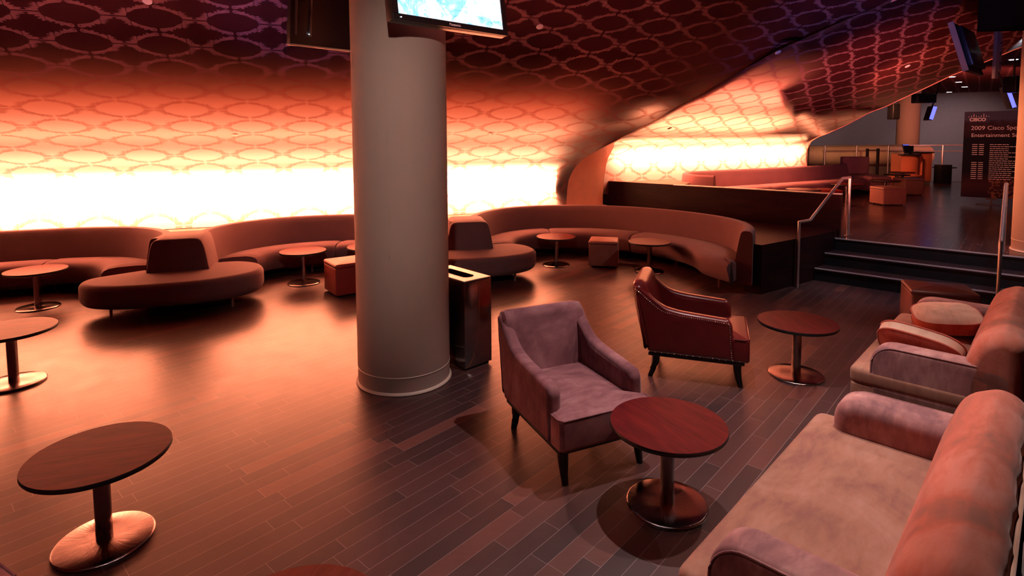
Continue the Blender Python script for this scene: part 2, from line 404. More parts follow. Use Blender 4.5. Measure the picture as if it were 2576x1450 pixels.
def inset(pts, d):
    n = len(pts); out = []
    area = sum(pts[i].x * pts[(i + 1) % n].y - pts[(i + 1) % n].x * pts[i].y for i in range(n))
    sg = 1 if area > 0 else -1
    for i in range(n):
        e1 = pts[i] - pts[i - 1]; e2 = pts[(i + 1) % n] - pts[i]
        if e1.length < 1e-7: e1 = e2
        if e2.length < 1e-7: e2 = e1
        n1_ = Vector((-e1.y, e1.x)).normalized() * sg; n2_ = Vector((-e2.y, e2.x)).normalized() * sg
        m = (n1_ + n2_)
        m = m.normalized() if m.length > 1e-6 else n1_
        out.append(pts[i] + m * d / max(0.5, m.dot(n1_)))
    return out
def puff(outline, h0, h1, r, crown=0.0, axis='z', bm=None, seg=5, r0=None, taper=0.0):
    """extrude an outline from h0 to h1 with rounded rims and a slight crown. axis: direction of thickness
       z: outline=(x,y)   x: outline=(y,z)   y: outline=(x,z)"""
    r0 = r if r0 is None else r0
    def put(q, h):
        if axis == 'z': return (q.x, q.y, h)
        if axis == 'x': return (h, q.x, q.y)
        return (q.x, h, q.y)
    rings = []
    c0 = sum((p for p in outline), Vector((0, 0))) / len(outline)
    def ring(d, h, shrink=0.0):
        o = inset(outline, d) if d else outline
        if shrink: o = [c0 + (p - c0) * (1 - shrink) for p in o]
        rings.append([put(p, h) for p in o])
    for k in (0.9, 0.6, 0.3): ring(r0, h0 - crown * (0.3 if axis != 'z' else 0) * (1 - (1 - k) ** 2) * 0, k) if False else None
    for k in range(seg + 1):
        a = PI / 2 * k / seg
        ring(r0 * (1 - math.sin(a)) + taper * (1 - k / seg) * 0, h0 + r0 * (1 - math.cos(a)))
    for k in range(seg + 1):
        a = PI / 2 * k / seg
        ring(r * (1 - math.cos(a)), h1 - r + r * math.sin(a))
    for k in (0.15, 0.35, 0.6, 0.85):
        ring(r, h1 + crown * (1 - (1 - k) ** 2), k)
    return loft(rings, True, True, bm)

# ------------------------------------------------------------------ object helpers
def thing(name, label, cat, loc=(0, 0, 0), rz=0.0, group=None):
    o = bpy.data.objects.new(name, None); COL.objects.link(o)
    o.location = loc; o.rotation_euler = (0, 0, rz); o.empty_display_size = 0.1
    o['label'] = label; o['category'] = cat
    if group: o['group'] = group
    return o
def tag(o, label, cat, group=None):
    o['label'] = label; o['category'] = cat
    if group: o['group'] = group
    return o
def struct(o):
    o['kind'] = 'structure'; return o
def dup(root, loc, rz, label, group=None):
    r = root.copy(); COL.objects.link(r); r.location = loc; r.rotation_euler = (0, 0, rz)
    r['label'] = label
    if group: r['group'] = group
    for ch in list(root.children):
        c = ch.copy(); COL.objects.link(c); c.parent = r
        for g_ in list(ch.children):
            d = g_.copy(); COL.objects.link(d); d.parent = c
    return r

# ================================================================== SETTING
# lower floor
bm = bmesh.new()
bm.faces.new([bm.verts.new(p) for p in ((-14, -5, 0), (9, -5, 0), (9, 3.2, 0), (4.05, 8.3, 0), (1.2, 11.6, 0), (-14, 6.3, 0))])
struct(fin(bm, 'floor', MT['floor'], smooth=False))
# raised floor with its far edge
HP = 0.525
def slab(poly, z0, z1, name, mat, bm=None):
    own = bm is None
    bm = bm or bmesh.new()
    a = [bm.verts.new((p[0], p[1], z0)) for p in poly]; b = [bm.verts.new((p[0], p[1], z1)) for p in poly]
    n = len(poly)
    for i in range(n): bm.faces.new((a[i], a[(i + 1) % n], b[(i + 1) % n], b[i]))
    bm.faces.new(a); bm.faces.new(b)
    return fin(bm, name, mat, smooth=False) if own else bm
V2 = Vector((0.7335, -0.6797)); U2 = Vector((0.680, 0.733))
E0 = Vector((4.616, 8.105)); E1 = E0 + V2 * 9.5
pl = [E0 + U2 * 0.03, E1 + U2 * 0.03, (24, 12), (24, 17.2), (14.6, 17.45), (13.3, 18.1), (9.0, 18.2), (7.3, 14.2), (1.72, 11.0), (1.95, 10.72)]
slab([Vector(p) for p in pl], 0.05, HP, 'floor_raised', MT['floor_up'])
bpy.data.objects['floor_raised'].name = 'floor_upper'; struct(bpy.data.objects['floor_upper'])
slab([(8.5, 18.2), (30, 17.0), (34, 30), (4, 34)], -0.1, 0.0, 'floor_far', MT['floor']); struct(bpy.data.objects['floor_far'])
# steps
T1 = Vector((4.150, 7.744)); T2 = Vector((4.378, 7.922))
def step(name, p, z, back):
    bm = bmesh.new()
    q = [p, p + V2 * 9.5, p + V2 * 9.5 + U2 * back, p + U2 * back]
    slab(q, z - 0.03, z, '', None, bm)
    return fin(bm, name, MT['darkwood_tread'], smooth=False)
MT['darkwood_tread'] = wood('stair_tread_wood', (0.030, 0.014, 0.016), (0.065, 0.032, 0.032), 0.4, (1, 1, 1), 5.0)
stair = thing('staircase', 'three black steps with steel nosings between lower and raised floor', 'stairs', (T1.x, T1.y, 0))
def put(o, par): o.parent = par; o.matrix_parent_inverse = Matrix.Translation(-Vector(par.location)); return o
ins = U2 * 0.012
for nm, p, z in (('tread', T1, 0.175), ('tread', T2, 0.35)):
    put(step(nm, p + ins * 0, z, 0.34), stair)
for p, z in ((T1, 0.175), (T2, 0.35), (E0, 0.525)):
    bm = bmesh.new(); a = p + U2 * 0.014
    slab([a, a + V2 * 9.5, a + V2 * 9.5 + U2 * 0.03, a + U2 * 0.03], z - 0.175, z - 0.028, '', None, bm)
    put(fin(bm, 'riser', MT['stepblack'], smooth=False), stair)
    bm = bmesh.new()
    slab([p - U2 * 0.004, p + V2 * 9.5 - U2 * 0.004, p + V2 * 9.5 + U2 * 0.014, p + U2 * 0.014], z - 0.012, z + 0.003, '', None, bm)
    put(fin(bm, 'nosing', MT['nosing'], smooth=False), stair)
# dark side ledge between banquette and steps, filling up to the partition
led = [(2.955, 7.21), (3.111, 7.047), (4.128, 7.742), (4.60, 8.10), (4.71, 8.22), (1.80, 10.93), (1.2, 10.55), (1.3, 10.2), (1.8, 9.88), (2.32, 9.53), (2.76, 9.08), (3.07, 8.5), (3.18, 7.97), (3.12, 7.48)]
o = slab(led, 0.0, 0.627, 'side_ledge', MT['darkwood'])
tag(o, 'dark glossy wooden ledge box between banquette end and steps', 'ledge')
# dark guard partition
PW0 = Vector((4.745, 8.215)); PW1 = Vector((1.755, 11.0)); pd = (PW1 - PW0).normalized(); pn = Vector((-pd.y, pd.x)) * -0.09
bm = bmesh.new(); slab([PW0, PW1, PW1 + pn, PW0 + pn], 0.525, 1.135, '', None, bm)
part = fin(bm, 'guard_partition', MT['darkwood'], smooth=False)
tag(part, 'long dark wooden guard partition between curved banquette and raised lounge', 'partition')
bm = bmesh.new(); e_ = pd * 0.006
PWm = PW0 + pd * 2.62
slab([PW0 - e_, PWm, PWm + pn, PW0 - e_ + pn], 1.135, 1.149, '', None, bm)
cp = fin(bm, 'capping', MT['nosing'], smooth=False); cp.parent = part; cp['label'] = 'bright metal capping strip'
bm = bmesh.new(); slab([PWm, PW1, PW1 + pn, PWm + pn], 1.135, 1.146, '', None, bm)
cp = fin(bm, 'capping', MT['darkwood'], smooth=False); cp.parent = part

# ---------------- shells (lining walls that curve up into the ceiling)
PROF1 = [(0.0, 0.62), (-0.03, 0.9), (-0.05, 1.05), (-0.035, 1.25), (0.0, 1.46), (0.13, 1.60), (0.34, 1.73), (0.63, 1.92), (1.07, 2.12), (1.44, 2.33), (1.8, 2.53),
         (2.14, 2.73), (2.51, 2.94), (2.86, 3.15), (3.25, 3.345), (3.7, 3.55), (4.15, 3.73), (4.5, 3.83), (4.8, 3.868), (5.2, 3.875)]
EDGE1 = [(0.62, 1.04), (0.81, 1.05), (1.02, 1.08), (1.237, 1.11), (1.416, 1.20), (1.6, 1.32), (1.743, 1.44), (1.896, 1.66), (2.114, 1.85), (2.443, 2.16), (2.753, 2.48), (3.173, 2.90), (3.473, 3.36), (3.795, 3.89), (3.875, 4.3)]
PROF2 = [(0, .9), (0, 1.15), (-.03, 1.5), (.05, 1.72), (.3, 1.86), (.8, 1.98), (1.275, 2.10), (1.687, 2.27), (2.06, 2.46), (2.44, 2.60), (3.0, 2.88), (3.54, 3.17), (3.9, 3.36), (4.25, 3.54), (4.6, 3.70), (4.95, 3.81), (5.3, 3.86), (5.7, 3.875)]
EDGE2R = [(.9, 8.36), (1.337, 8.36), (1.551, 8.37), (1.72, 8.30), (1.808, 8.18), (1.90, 7.85), (1.973, 7.52), (2.104, 7.22), (2.337, 7.18), (2.705, 7.17), (2.893, 7.27), (3.071, 7.34), (3.227, 7.53), (3.5, 7.8), (3.875, 8.5)]
EDGE2L = [(.9, 2.0), (1.157, 2.02), (1.344, 2.07), (1.571, 2.13), (1.70, 2.17), (1.8, 2.13), (1.892, 1.93), (2.005, 1.77), (2.114, 1.67), (2.268, 1.71), (2.438, 1.80), (2.586, 1.83), (2.731, 1.89), (2.941, 2.02), (3.136, 2.16), (3.291, 2.37), (3.438, 2.56), (3.612, 2.82), (3.749, 2.95), (3.875, 3.05)]
def interp(tab, z):
    if z <= tab[0][0]: return tab[0][1]
    for (a, b), (c, d) in zip(tab[:-1], tab[1:]):
        if z <= c: return b + (d - b) * (z - a) / (c - a)
    return tab[-1][1]
def dense(prof, k=5):
    return smoothpts([Vector(p) for p in prof], k)
def lenat(D, zref):
    l = 0
    for a, b in zip(D[:-1], D[1:]):
        if a.y <= zref <= b.y: return l + (b - a).length * ((zref - a.y) / max(1e-6, b.y - a.y))
        l += (b - a).length
    return l
def shell(name, prof, P, sl, sr, tip, zrow, ncol=60):
    D = dense(prof); lref = lenat(D, zrow)
    bm = bmesh.new(); uvl = bm.loops.layers.uv.new('UVMap')
    rows = []; l = 0; prev = None
    for d in D:
        if prev is not None: l += (d - prev).length
        prev = d
        a = sl(d.y); b = sr(d.y); row = []
        for i in range(ncol + 1):
            s = a + (b - a) * i / ncol
            row.append((bm.verts.new(P(s, d.x, d.y)), ((s - tip) / 0.683, (l - lref) / 0.405)))
        rows.append(row)
    for r_, q_ in zip(rows[:-1], rows[1:]):
        for i in range(ncol):
            cs = (r_[i], r_[i + 1], q_[i + 1], q_[i])
            f = bm.faces.new([c[0] for c in cs])
            for lp, c in zip(f.loops, cs): lp[uvl].uv = c[1]
    me = bpy.data.meshes.new(name); bm.to_mesh(me); bm.free()
    o = bpy.data.objects.new(name, me); COL.objects.link(o); me.materials.append(MT['damask'])
    me.polygons.foreach_set('use_smooth', [True] * len(me.polygons))
    return struct(o)
shell('wall_left', PROF1, P1, lambda z: -13.0, lambda z: interp(EDGE1, z), -5.04, 3.144)
shell('wall_back', PROF2, P2, lambda z: interp(EDGE2L, z), lambda z: interp(EDGE2R, z), 2.64, 2.10)
# rim along the free edge of the second lining
D2 = dense(PROF2, 3)
struct(fin(tube([P2(interp(EDGE2R, d.y) + 0.012, d.x, d.y) for d in D2], 0.016, 6), 'trim_1', MT['salmon']))
# unseen opaque baffles, added to shape the light behind the linings
def baffle(Pf, prof, a, b, name):
    D = dense(prof); bm = bmesh.new(); lo = []; hi = []
    (sa, na), (sb, nb) = a, b
    for k in range(25):
        f_ = k / 24; s_ = sa + (sb - sa) * f_; n_ = na + (nb - na) * f_
        z = 0.62
        for p_, q_ in zip(D[:-1], D[1:]):
            if q_.y > 1.5 and p_.x <= n_ <= q_.x: z = p_.y + (q_.y - p_.y) * (n_ - p_.x) / max(1e-6, q_.x - p_.x) + (0.10 if n_ > 0.4 else 0.03)
        lo.append(bm.verts.new(Pf(s_, n_, z))); hi.append(bm.verts.new(Pf(s_, n_, 3.86)))
    for i in range(24): bm.faces.new((lo[i], lo[i + 1], hi[i + 1], hi[i]))
    o = fin(bm, name, MT['felt'], smooth=False); struct(o); return o
MT['felt'] = simple('black_felt', (0.004, 0.004, 0.004), 1.0, spec=0.0)
def backing(Pf, s0, s1, pts, name):  # unseen black sheet added to soak up stray backlight
    bm = bmesh.new(); a = [bm.verts.new(Pf(s0, n_, z_)) for n_, z_ in pts]; b = [bm.verts.new(Pf(s1, n_, z_)) for n_, z_ in pts]
    for i in range(len(pts) - 1): bm.faces.new((a[i], b[i], b[i + 1], a[i + 1]))
    struct(fin(bm, name, MT['felt'], smooth=False))
backing(P1, -13.0, 0.84, [(-1.3, 0.3), (-1.3, 2.9), (0.6, 3.02), (2.75, 3.105)], 'light_backing_6')
backing(P2, 1.75, 8.3, [(-1.3, 0.3), (-1.3, 3.1), (-0.1, 3.15)], 'light_backing_7')
backing(P2, 2.2, 6.9, [(-0.1, 3.15), (0.6, 3.2), (3.75, 3.30)], 'light_backing_10')
backing(P2, 1.3, 6.6, [(0.95, 2.075), (0.95, 2.40)], 'light_backing_9')
baffle(P1, PROF1, (0.84, -1.2), (0.84, -0.06), 'light_baffle_4')
baffle(P2, PROF2, (8.6, -0.1), (3.4, 2.6), 'light_baffle_5')
baffle(P2, PROF2, (2.0, -1.3), (1.78, 1.3), 'light_baffle_8')
baffle(P2, PROF2, (1.78, 1.3), (2.34, 3.4), 'light_baffle_11')
# salmon return panel between the two linings
D1 = dense(PROF1, 5)
def nat(D, z):
    if z <= D[0].y: return D[0].x
    for a, b in zip(D[:-1], D[1:]):
        if a.y <= z <= b.y: return a.x + (b.x - a.x) * (z - a.y) / max(1e-6, b.y - a.y)
    return D[-1].x
DD2 = dense(PROF2, 5)
bm = bmesh.new(); prev = None
for k in range(60):
    z = 0.62 + (3.86 - 0.62) * k / 59
    a = P1(interp(EDGE1, z), nat(D1, z), z); b = P2(interp(EDGE2L, max(z, 0.9)), nat(DD2, max(z, 0.9)), z)
    cur = (bm.verts.new(a), bm.verts.new(b))
    if prev: bm.faces.new((prev[0], prev[1], cur[1], cur[0]))
    prev = cur
struct(fin(bm, 'wall_return', MT['salmon']))
# flat ceiling
bm = bmesh.new(); uvl = bm.loops.layers.uv.new('UVMap')
cs = [(-16, -6), (36, -6), (36, 34), (-16, 34)]
f = bm.faces.new([bm.verts.new((x, y, 3.88)) for x, y in cs])
for lp, (x, y) in zip(f.loops, cs):
    q = Vector((x, y)) - O1
    lp[uvl].uv = ((q.dot(W1) + 5.04) / 0.683, (q.dot(N1)) / 0.405)
me = bpy.data.meshes.new('ceiling'); bm.to_mesh(me); bm.free()
g_ceil = damask('damask_ceiling', (0.085, 0.020, 0.022), (0.26, 0.105, 0.105), 0.0)
o = bpy.data.objects.new('ceiling', me); COL.objects.link(o); me.materials.append(g_ceil); struct(o)
# shelf behind the banquettes
poly = [P1(-12, 0.04)[:2], P1(1.02, 0.02)[:2], (1.75, 10.95), (1.9, 10.3), (1.3, 10.16), (0.7, 10.12), (0.2, 10.0), (-0.3, 9.7), (-0.65, 9.1), (-0.72, 8.3), (-0.85, 8.2),
        (-1.25, 8.7), (-1.8, 8.93), (-2.4, 8.98), (-3.1, 8.86), (-3.65, 8.52), (-4.0, 8.0), (-4.08, 7.4), (-4.25, 7.3), (-4.65, 7.62), (-5.2, 7.84), (-5.8, 7.86), (-6.4, 7.74), (-7.1, 7.5), (-8, 7.0), (-11, 6.0)]
# keep every point in front of the wall line
pp = []
for p in poly:
    q = Vector(p) - O1
    pp.append(p if q.dot(N1) > -0.001 or q.dot(W1) > 0.9 else tuple((O1 + W1 * q.dot(W1) + N1 * 0.005)))
o = slab([Vector(p) for p in pp], 0.0, 0.70, 'trim_2', MT['shelf']); struct(o)
o = slab([(1.80, 11.02), (2.95, 9.99), (3.35, 10.75), (3.28, 11.72)], HP, 1.12, 'trim_3', MT['shelf']); struct(o)
# far wall, side walls
struct(slab([(2, 32.6), (22.5, 23.85), (30, 21), (30.1, 21.2), (22.6, 24.05), (2, 32.8)], 0, 3.88, 'wall_far', MT['farwall']))
struct(slab([(-14, -5), (24, -5), (24, -5.1), (-14, -5.1)], 0, 3.88, 'wall_front', MT['farwall']))
struct(slab([(24, -5), (24.1, -5), (30.1, 21.0), (30, 21)], 0, 3.88, 'wall_right', MT['farwall']))

# ================================================================== COLUMNS
def column(name, c, z0, z1, r, label):
    t = thing(name, label, 'column', (c[0], c[1], z0))
    H = z1 - z0
    fin(revolve([(r, 0.02), (r, 0.135), (r * 1.004, 0.14), (r * 1.004, H - 0.01)], 72), 'shaft', MT['column'], t)
    b = fin(revolve([(r + 0.012, 0.0), (r + 0.016, 0.006), (r + 0.012, 0.018), (r + 0.002, 0.024)], 72), 'base_ring', MT['columntrim'], t)
    b['label'] = 'pale base ring'
    fin(revolve([(r + 0.001, 0.134), (r + 0.004, 0.137), (r + 0.004, 0.141), (r + 0.001, 0.144)], 72), 'seam_ring', MT['columntrim'], t)
    return t
column('column', (-0.899, 4.623), 0, 3.865, 0.372, 'large round beige column in the middle of the lounge')
column('column', (6.69, 7.03), HP, 3.87, 0.372, 'round column beside the right handrail, lit orange at photo edge')
column('column', (14.5, 21.0), 0, 3.87, 0.36, 'distant orange lit column behind the host stand')

# ================================================================== ROUND TABLES
def make_table(label):
    t = thing('cocktail_table', label, 'table')
    fin(revolve([(0.0005, 0.424), (0.285, 0.424), (0.300, 0.430), (0.305, 0.438), (0.305, 0.448), (0.303, 0.453)], 72), 'edge_band', MT['rubber'], t)
    fin(revolve([(0.302, 0.4525), (0.3025, 0.4545), (0.0005, 0.4545)], 72), 'tabletop', MT['tabletop'], t)
    fin(revolve([(0.036, 0.02), (0.036, 0.424)], 32), 'pedestal', MT['steel'], t)
    fin(revolve([(0.2115, 0.0), (0.213, 0.003), (0.213, 0.011), (0.207, 0.0165), (0.205, 0.0172), (0.12, 0.0185), (0.040, 0.0195), (0.0005, 0.0195)], 72), 'base_plate', MT['steel'], t)
    fin(revolve([(0.09, 0.412), (0.09, 0.424)], 24), 'mounting_plate', MT['black'], t)
    return t
tbl = make_table('red mahogany cocktail table in front of the plum armchair')
tbl.location = (0.824, 2.944, 0); tbl.rotation_euler = (0, 0, 2.1)
TG = 'round cocktail tables'; tbl['group'] = TG
def table(x, y, z, rz, label): return dup(tbl, (x, y, z), rz, label, TG)
table(-2.011, 2.681, 0, 0.35, 'dark red cocktail table alone in the left foreground')
table(2.342, 4.608, 0, 1.6, 'orange lit cocktail table right of the leather armchair')
table(0.678, 8.768, 0, 0.3, 'cocktail table left of the small ottoman in the curved banquette')
table(2.013, 8.301, 0, 0.3, 'cocktail table right of the small ottoman, behind the leather armchair')
table(-5.606, 6.637, 0, 0.3, 'glowing cocktail table beside the left banquette, upper left one')
table(-4.056, 4.522, 0, 0.3, 'cocktail table cut off by the left photo edge, under the upper left one')
table(-2.863, 7.727, 0, 0.3, 'glowing cocktail table left of the red pouf near the column')
table(-2.03, 8.02, 0, 0.3, 'glowing cocktail table half hidden behind the column')
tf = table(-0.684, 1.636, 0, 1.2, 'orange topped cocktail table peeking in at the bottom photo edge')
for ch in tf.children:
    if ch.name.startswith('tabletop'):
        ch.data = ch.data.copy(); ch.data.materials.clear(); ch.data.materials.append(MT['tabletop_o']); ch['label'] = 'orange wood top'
for x, y, lb in ((5.55, 10.86, 'pale lit cocktail table just behind the guard partition'),
                 (7.06, 12.02, 'cocktail table on raised floor behind the handrail top'),
                 (8.52, 13.02, 'cocktail table behind the nearer brown cube ottoman on raised floor'),
                 (10.15, 15.05, 'cocktail table behind the farther brown cube ottoman'),
                 (10.95, 16.0, 'farthest cocktail table, directly before the orange host stand')):
    table(x, y, HP, 0.5, lb)

# ================================================================== OTTOMANS
def cube_seat(name, w, d, h, mat, label, cat, loc, rz, group=None, crown=0.02, sag=0.0):
    t = thing(name, label, cat, loc, rz, group)
    ol = roundpoly([(-w / 2, -d / 2), (w / 2, -d / 2), (w / 2, d / 2), (-w / 2, d / 2)], 0.03)
    fin(puff(ol, 0.03, h - 0.075, 0.008, 0.0), 'body', mat, t)
    ol2 = [p * 1.02 for p in ol]
    fin(puff(ol2, h - 0.08, h - crown, 0.028, crown), 'seat_pad', mat, t)
    for sx in (-1, 1):
        for sy in (-1, 1):
            fin(revolve([(0.016, 0), (0.016, 0.035)], 12, c=(sx * (w / 2 - 0.06), sy * (d / 2 - 0.06))), 'glide', MT['black'], t)
    return t
cube_seat('ottoman', 0.44, 0.44, 0.43, MT['ottoman'], 'small brown cube ottoman between two tables in the curved banquette', 'ottoman', (1.42, 8.76, 0), -0.22)
cube_seat('ottoman', 0.48, 0.48, 0.44, MT['pouf'], 'red topped square pouf left of the large column', 'ottoman', (-2.12, 7.28, 0), 0.62)
cube_seat('ottoman', 0.50, 0.46, 0.405, MT['ottoman'], 'nearer brown cube ottoman on the raised floor', 'ottoman', (8.0, 12.12, HP), 0.02)
cube_seat('ottoman', 0.50, 0.46, 0.43, MT['ottoman'], 'farther brown cube ottoman on the raised floor by the host stand', 'ottoman', (9.93, 14.28, HP), 0.02)
cube_seat('ottoman', 0.50, 0.46, 0.40, MT['pouf'], 'red topped cube ottoman between tables behind the partition', 'ottoman', (6.38, 11.62, HP), 0.02)
MT['leather_m'] = simple('mauve_leather', (0.26, 0.125, 0.12), 0.32, spec=0.6, var=0.25, scale=6)
cube_seat('ottoman', 0.58, 0.50, 0.44, MT['leather_m'], 'mauve brown leather bench ottoman between far sofa and steps', 'ottoman', (4.42, 5.83, 0), -0.42, crown=0.03)

# ================================================================== BANQUETTES
def resample(pts, n):
    L = [0]
    for a, b in zip(pts[:-1], pts[1:]): L.append(L[-1] + (b - a).length)
    out = []
    for k in range(n):
        t = L[-1] * k / (n - 1)
        i = 0
        while i < len(L) - 2 and L[i + 1] < t: i += 1
        f_ = (t - L[i]) / max(1e-9, L[i + 1] - L[i])
        out.append(pts[i] + (pts[i + 1] - pts[i]) * f_)
    return out
def normals(pts, side):
    out = []
    for i in range(len(pts)):
        t = pts[min(i + 1, len(pts) - 1)] - pts[max(i - 1, 0)]
        out.append(Vector((-t.y, t.x)).normalized() * side)
    return out
BACKSEC = [(-0.03, 0.12), (-0.025, 0.40), (0.005, 0.58), (0.025, 0.70), (0.04, 0.765), (0.06, 0.792), (0.10, 0.80), (0.15, 0.795), (0.175, 0.77), (0.18, 0.70), (0.18, 0.12)]
def backrest(path, side, parent, mat, n=60, z=0.0, name='backrest', sec=BACKSEC, endround=True):
    pts = resample(smoothpts([Vector(p) for p in path], 8), n); nr = normals(pts, side)
    rings = []
    for i, (p, m) in enumerate(zip(pts, nr)):
        rings.append([(p.x + m.x * a, p.y + m.y * a, h + z) for a, h in sec])
    return fin(loft(rings), name, mat, parent)
def cushion(inner, outer, parent, mat, zt=0.42, zb=0.13, n=26, name='seat_cushion'):
    """seat between a back line and a front line, rounded front and ends"""
    I = resample(smoothpts([Vector(p) for p in inner], 8), n); O = resample(smoothpts([Vector(p) for p in outer], 8), n)
    rings = []
    for i in range(n):
        e = min(i, n - 1 - i) / (n - 1); k = 1 - max(0, 1 - e / 0.05) ** 2 * 0.5
        d = (O[i] - I[i]); L = d.length; d = d / max(L, 1e-6)
        def q(x, z): v = I[i] + d * x; return (v.x, v.y, z)
        zz = zt - (1 - k) * 0.035
        rings.append([q(-0.02, zb + 0.04), q(-0.02, zz - 0.02), q(0.03, zz - 0.004), q(L * 0.35, zz + 0.012), q(L * 0.7, zz + 0.014), q(L - 0.075, zz + 0.002), q(L - 0.03, zz - 0.018), q(L - 0.004, zz - 0.05), q(L, zz - 0.09),
                      q(L - 0.015, zb + 0.14), q(L - 0.045, zb + 0.045), q(L - 0.075, zb + 0.012), q(L - 0.12, zb), q(0.1, zb)])
    return fin(loft(rings), name, mat, parent)
def peg(x, y, h, parent, mat=None, r=0.018):
    return fin(revolve([(r * 0.8, 0), (r, h)], 16, c=(x, y)), 'leg', mat or MT['leather_b'], parent)
# left bay
tb = thing('curved_banquette', 'left curved banquette bay ending at the first nose seat', 'banquette', group='curved banquette bays')
bl = [(-4.36, 6.74), (-4.45, 7.1), (-4.78, 7.42), (-5.2, 7.59), (-5.8, 7.56), (-6.4, 7.36), (-7.0, 7.14), (-7.6, 6.9), (-8.4, 6.5)]
backrest(bl[::-1], 1, tb, MT['banq'], 70)
cushion([(-8.4, 6.48), (-7.6, 6.88), (-7.0, 7.12), (-6.4, 7.34), (-5.98, 7.49)], [(-8.1, 6.0), (-7.4, 6.45), (-6.85, 6.75), (-6.3, 6.98), (-5.98, 7.1)], tb, MT['banq'])
cushion([(-5.96, 7.5), (-5.6, 7.57), (-5.2, 7.57), (-4.78, 7.40), (-4.5, 7.12)], [(-5.96, 7.11), (-5.6, 7.17), (-5.3, 7.13), (-5.08, 6.98), (-4.98, 6.82)], tb, MT['banq'])
peg(-6.0, 7.4, 0.14, tb); peg(-7.4, 7.0, 0.14, tb)
# middle bay
tb = thing('curved_banquette', 'middle curved banquette bay running behind the large column', 'banquette', group='curved banquette bays')
bmid = [(-3.72, 6.90), (-3.90, 7.4), (-3.85, 7.92), (-3.5, 8.42), (-3.0, 8.68), (-2.4, 8.79), (-1.8, 8.72), (-1.3, 8.52), (-1.0, 8.22), (-0.93, 8.05)]
backrest(bmid, 1, tb, MT['banq'], 80)
cushion([(-3.88, 7.45), (-3.82, 7.9), (-3.5, 8.36), (-3.0, 8.66), (-2.62, 8.76)], [(-3.42, 7.58), (-3.38, 7.82), (-3.22, 8.06), (-2.93, 8.24), (-2.62, 8.31)], tb, MT['banq'])
cushion([(-2.60, 8.76), (-2.4, 8.77), (-1.8, 8.70), (-1.35, 8.5), (-1.05, 8.2)], [(-2.60, 8.31), (-2.4, 8.32), (-2.0, 8.26), (-1.7, 8.12), (-1.5, 7.95)], tb, MT['banq'])
peg(-3.0, 8.45, 0.14, tb); peg(-2.0, 8.45, 0.14, tb)
# right bay
tb = thing('curved_banquette', 'right curved banquette bay wrapping round below the guard partition', 'banquette', group='curved banquette bays')
br_ = [(-0.37, 8.06), (-0.50, 8.5), (-0.36, 9.1), (-0.10, 9.52), (0.28, 9.78), (0.7, 9.88), (1.2, 9.87), (1.7, 9.74), (2.2, 9.45), (2.65, 9.0), (2.98, 8.45), (3.09, 7.95), (3.02, 7.5), (2.83, 7.12)]
backrest(br_, 1, tb, MT['banq'], 110)
cushion([(-0.46, 8.3), (-0.48, 8.6), (-0.34, 9.1), (-0.08, 9.5), (0.28, 9.76), (0.60, 9.85)], [(0.0, 8.5), (0.02, 8.65), (0.08, 8.9), (0.25, 9.15), (0.42, 9.3), (0.62, 9.38)], tb, MT['banq'], n=30)
cushion([(0.62, 9.85), (1.2, 9.85), (1.7, 9.72), (2.15, 9.45)], [(0.64, 9.38), (1.15, 9.36), (1.5, 9.26), (1.85, 9.02)], tb, MT['banq'], n=30)
cushion([(2.17, 9.43), (2.65, 8.97), (2.96, 8.43), (3.06, 7.95), (2.98, 7.5), (2.80, 7.10)], [(1.87, 9.0), (2.22, 8.62), (2.42, 8.25), (2.50, 7.9), (2.50, 7.5), (2.68, 7.05)], tb, MT['banq'], n=36)
peg(2.73, 7.43, 0.17, tb, r=0.022); peg(1.3, 9.5, 0.14, tb); peg(2.5, 8.6, 0.14, tb)
# nose seats
def nose(label, dx, dy, rot):
    t = thing('nose_seat', label, 'banquette', (dx, dy, 0), rot, 'rounded nose seats of the banquettes')
    ol = smoothpts([(-0.62, 0.02), (-0.90, -0.17), (-0.93, -0.40), (-0.78, -0.60), (-0.45, -0.735), (0, -0.77), (0.45, -0.72), (0.80, -0.52), (0.93, -0.27), (0.86, 0.08), (0.60, 0.30), (0.25, 0.30), (-0.25, 0.20)], 6, True)
    fin(puff(ol, 0.13, 0.405, 0.065, 0.018, r0=0.11, seg=8), 'seat_cushion', MT['banq'], t)
    # front block of the two joined backs: trapezoid seen from the room
    rings = []
    for yy, k in ((-0.20, 0.965), (-0.195, 0.985), (-0.18, 1.0), (0.24, 1.0), (0.44, 1.0)):
        sec = [(-0.34, 0.12), (-0.335, 0.40), (-0.305, 0.60), (-0.283, 0.71), (-0.262, 0.765), (-0.23, 0.796), (-0.17, 0.806), (0.17, 0.806), (0.23, 0.796), (0.262, 0.765), (0.283, 0.71), (0.305, 0.60), (0.335, 0.40), (0.34, 0.12)]
        rings.append([(x * k, yy - (z - 0.4) * 0.02, z if z < 0.3 else 0.4 + (z - 0.4) * (1 - (1 - k) * 0.6)) for x, z in sec])
    fin(loft(rings), 'backrest', MT['banq'], t)
    for x, y in ((-0.60, -0.52), (0.60, -0.44), (0.0, 0.1)): peg(x, y, 0.15, t, r=0.016)
    return t
nose('first nose seat, left of the large column, with trapezoid backrest', -4.02, 6.86, math.radians(19))
nose('second nose seat, right of the large column above the steel bin', -0.63, 8.12, math.radians(10))

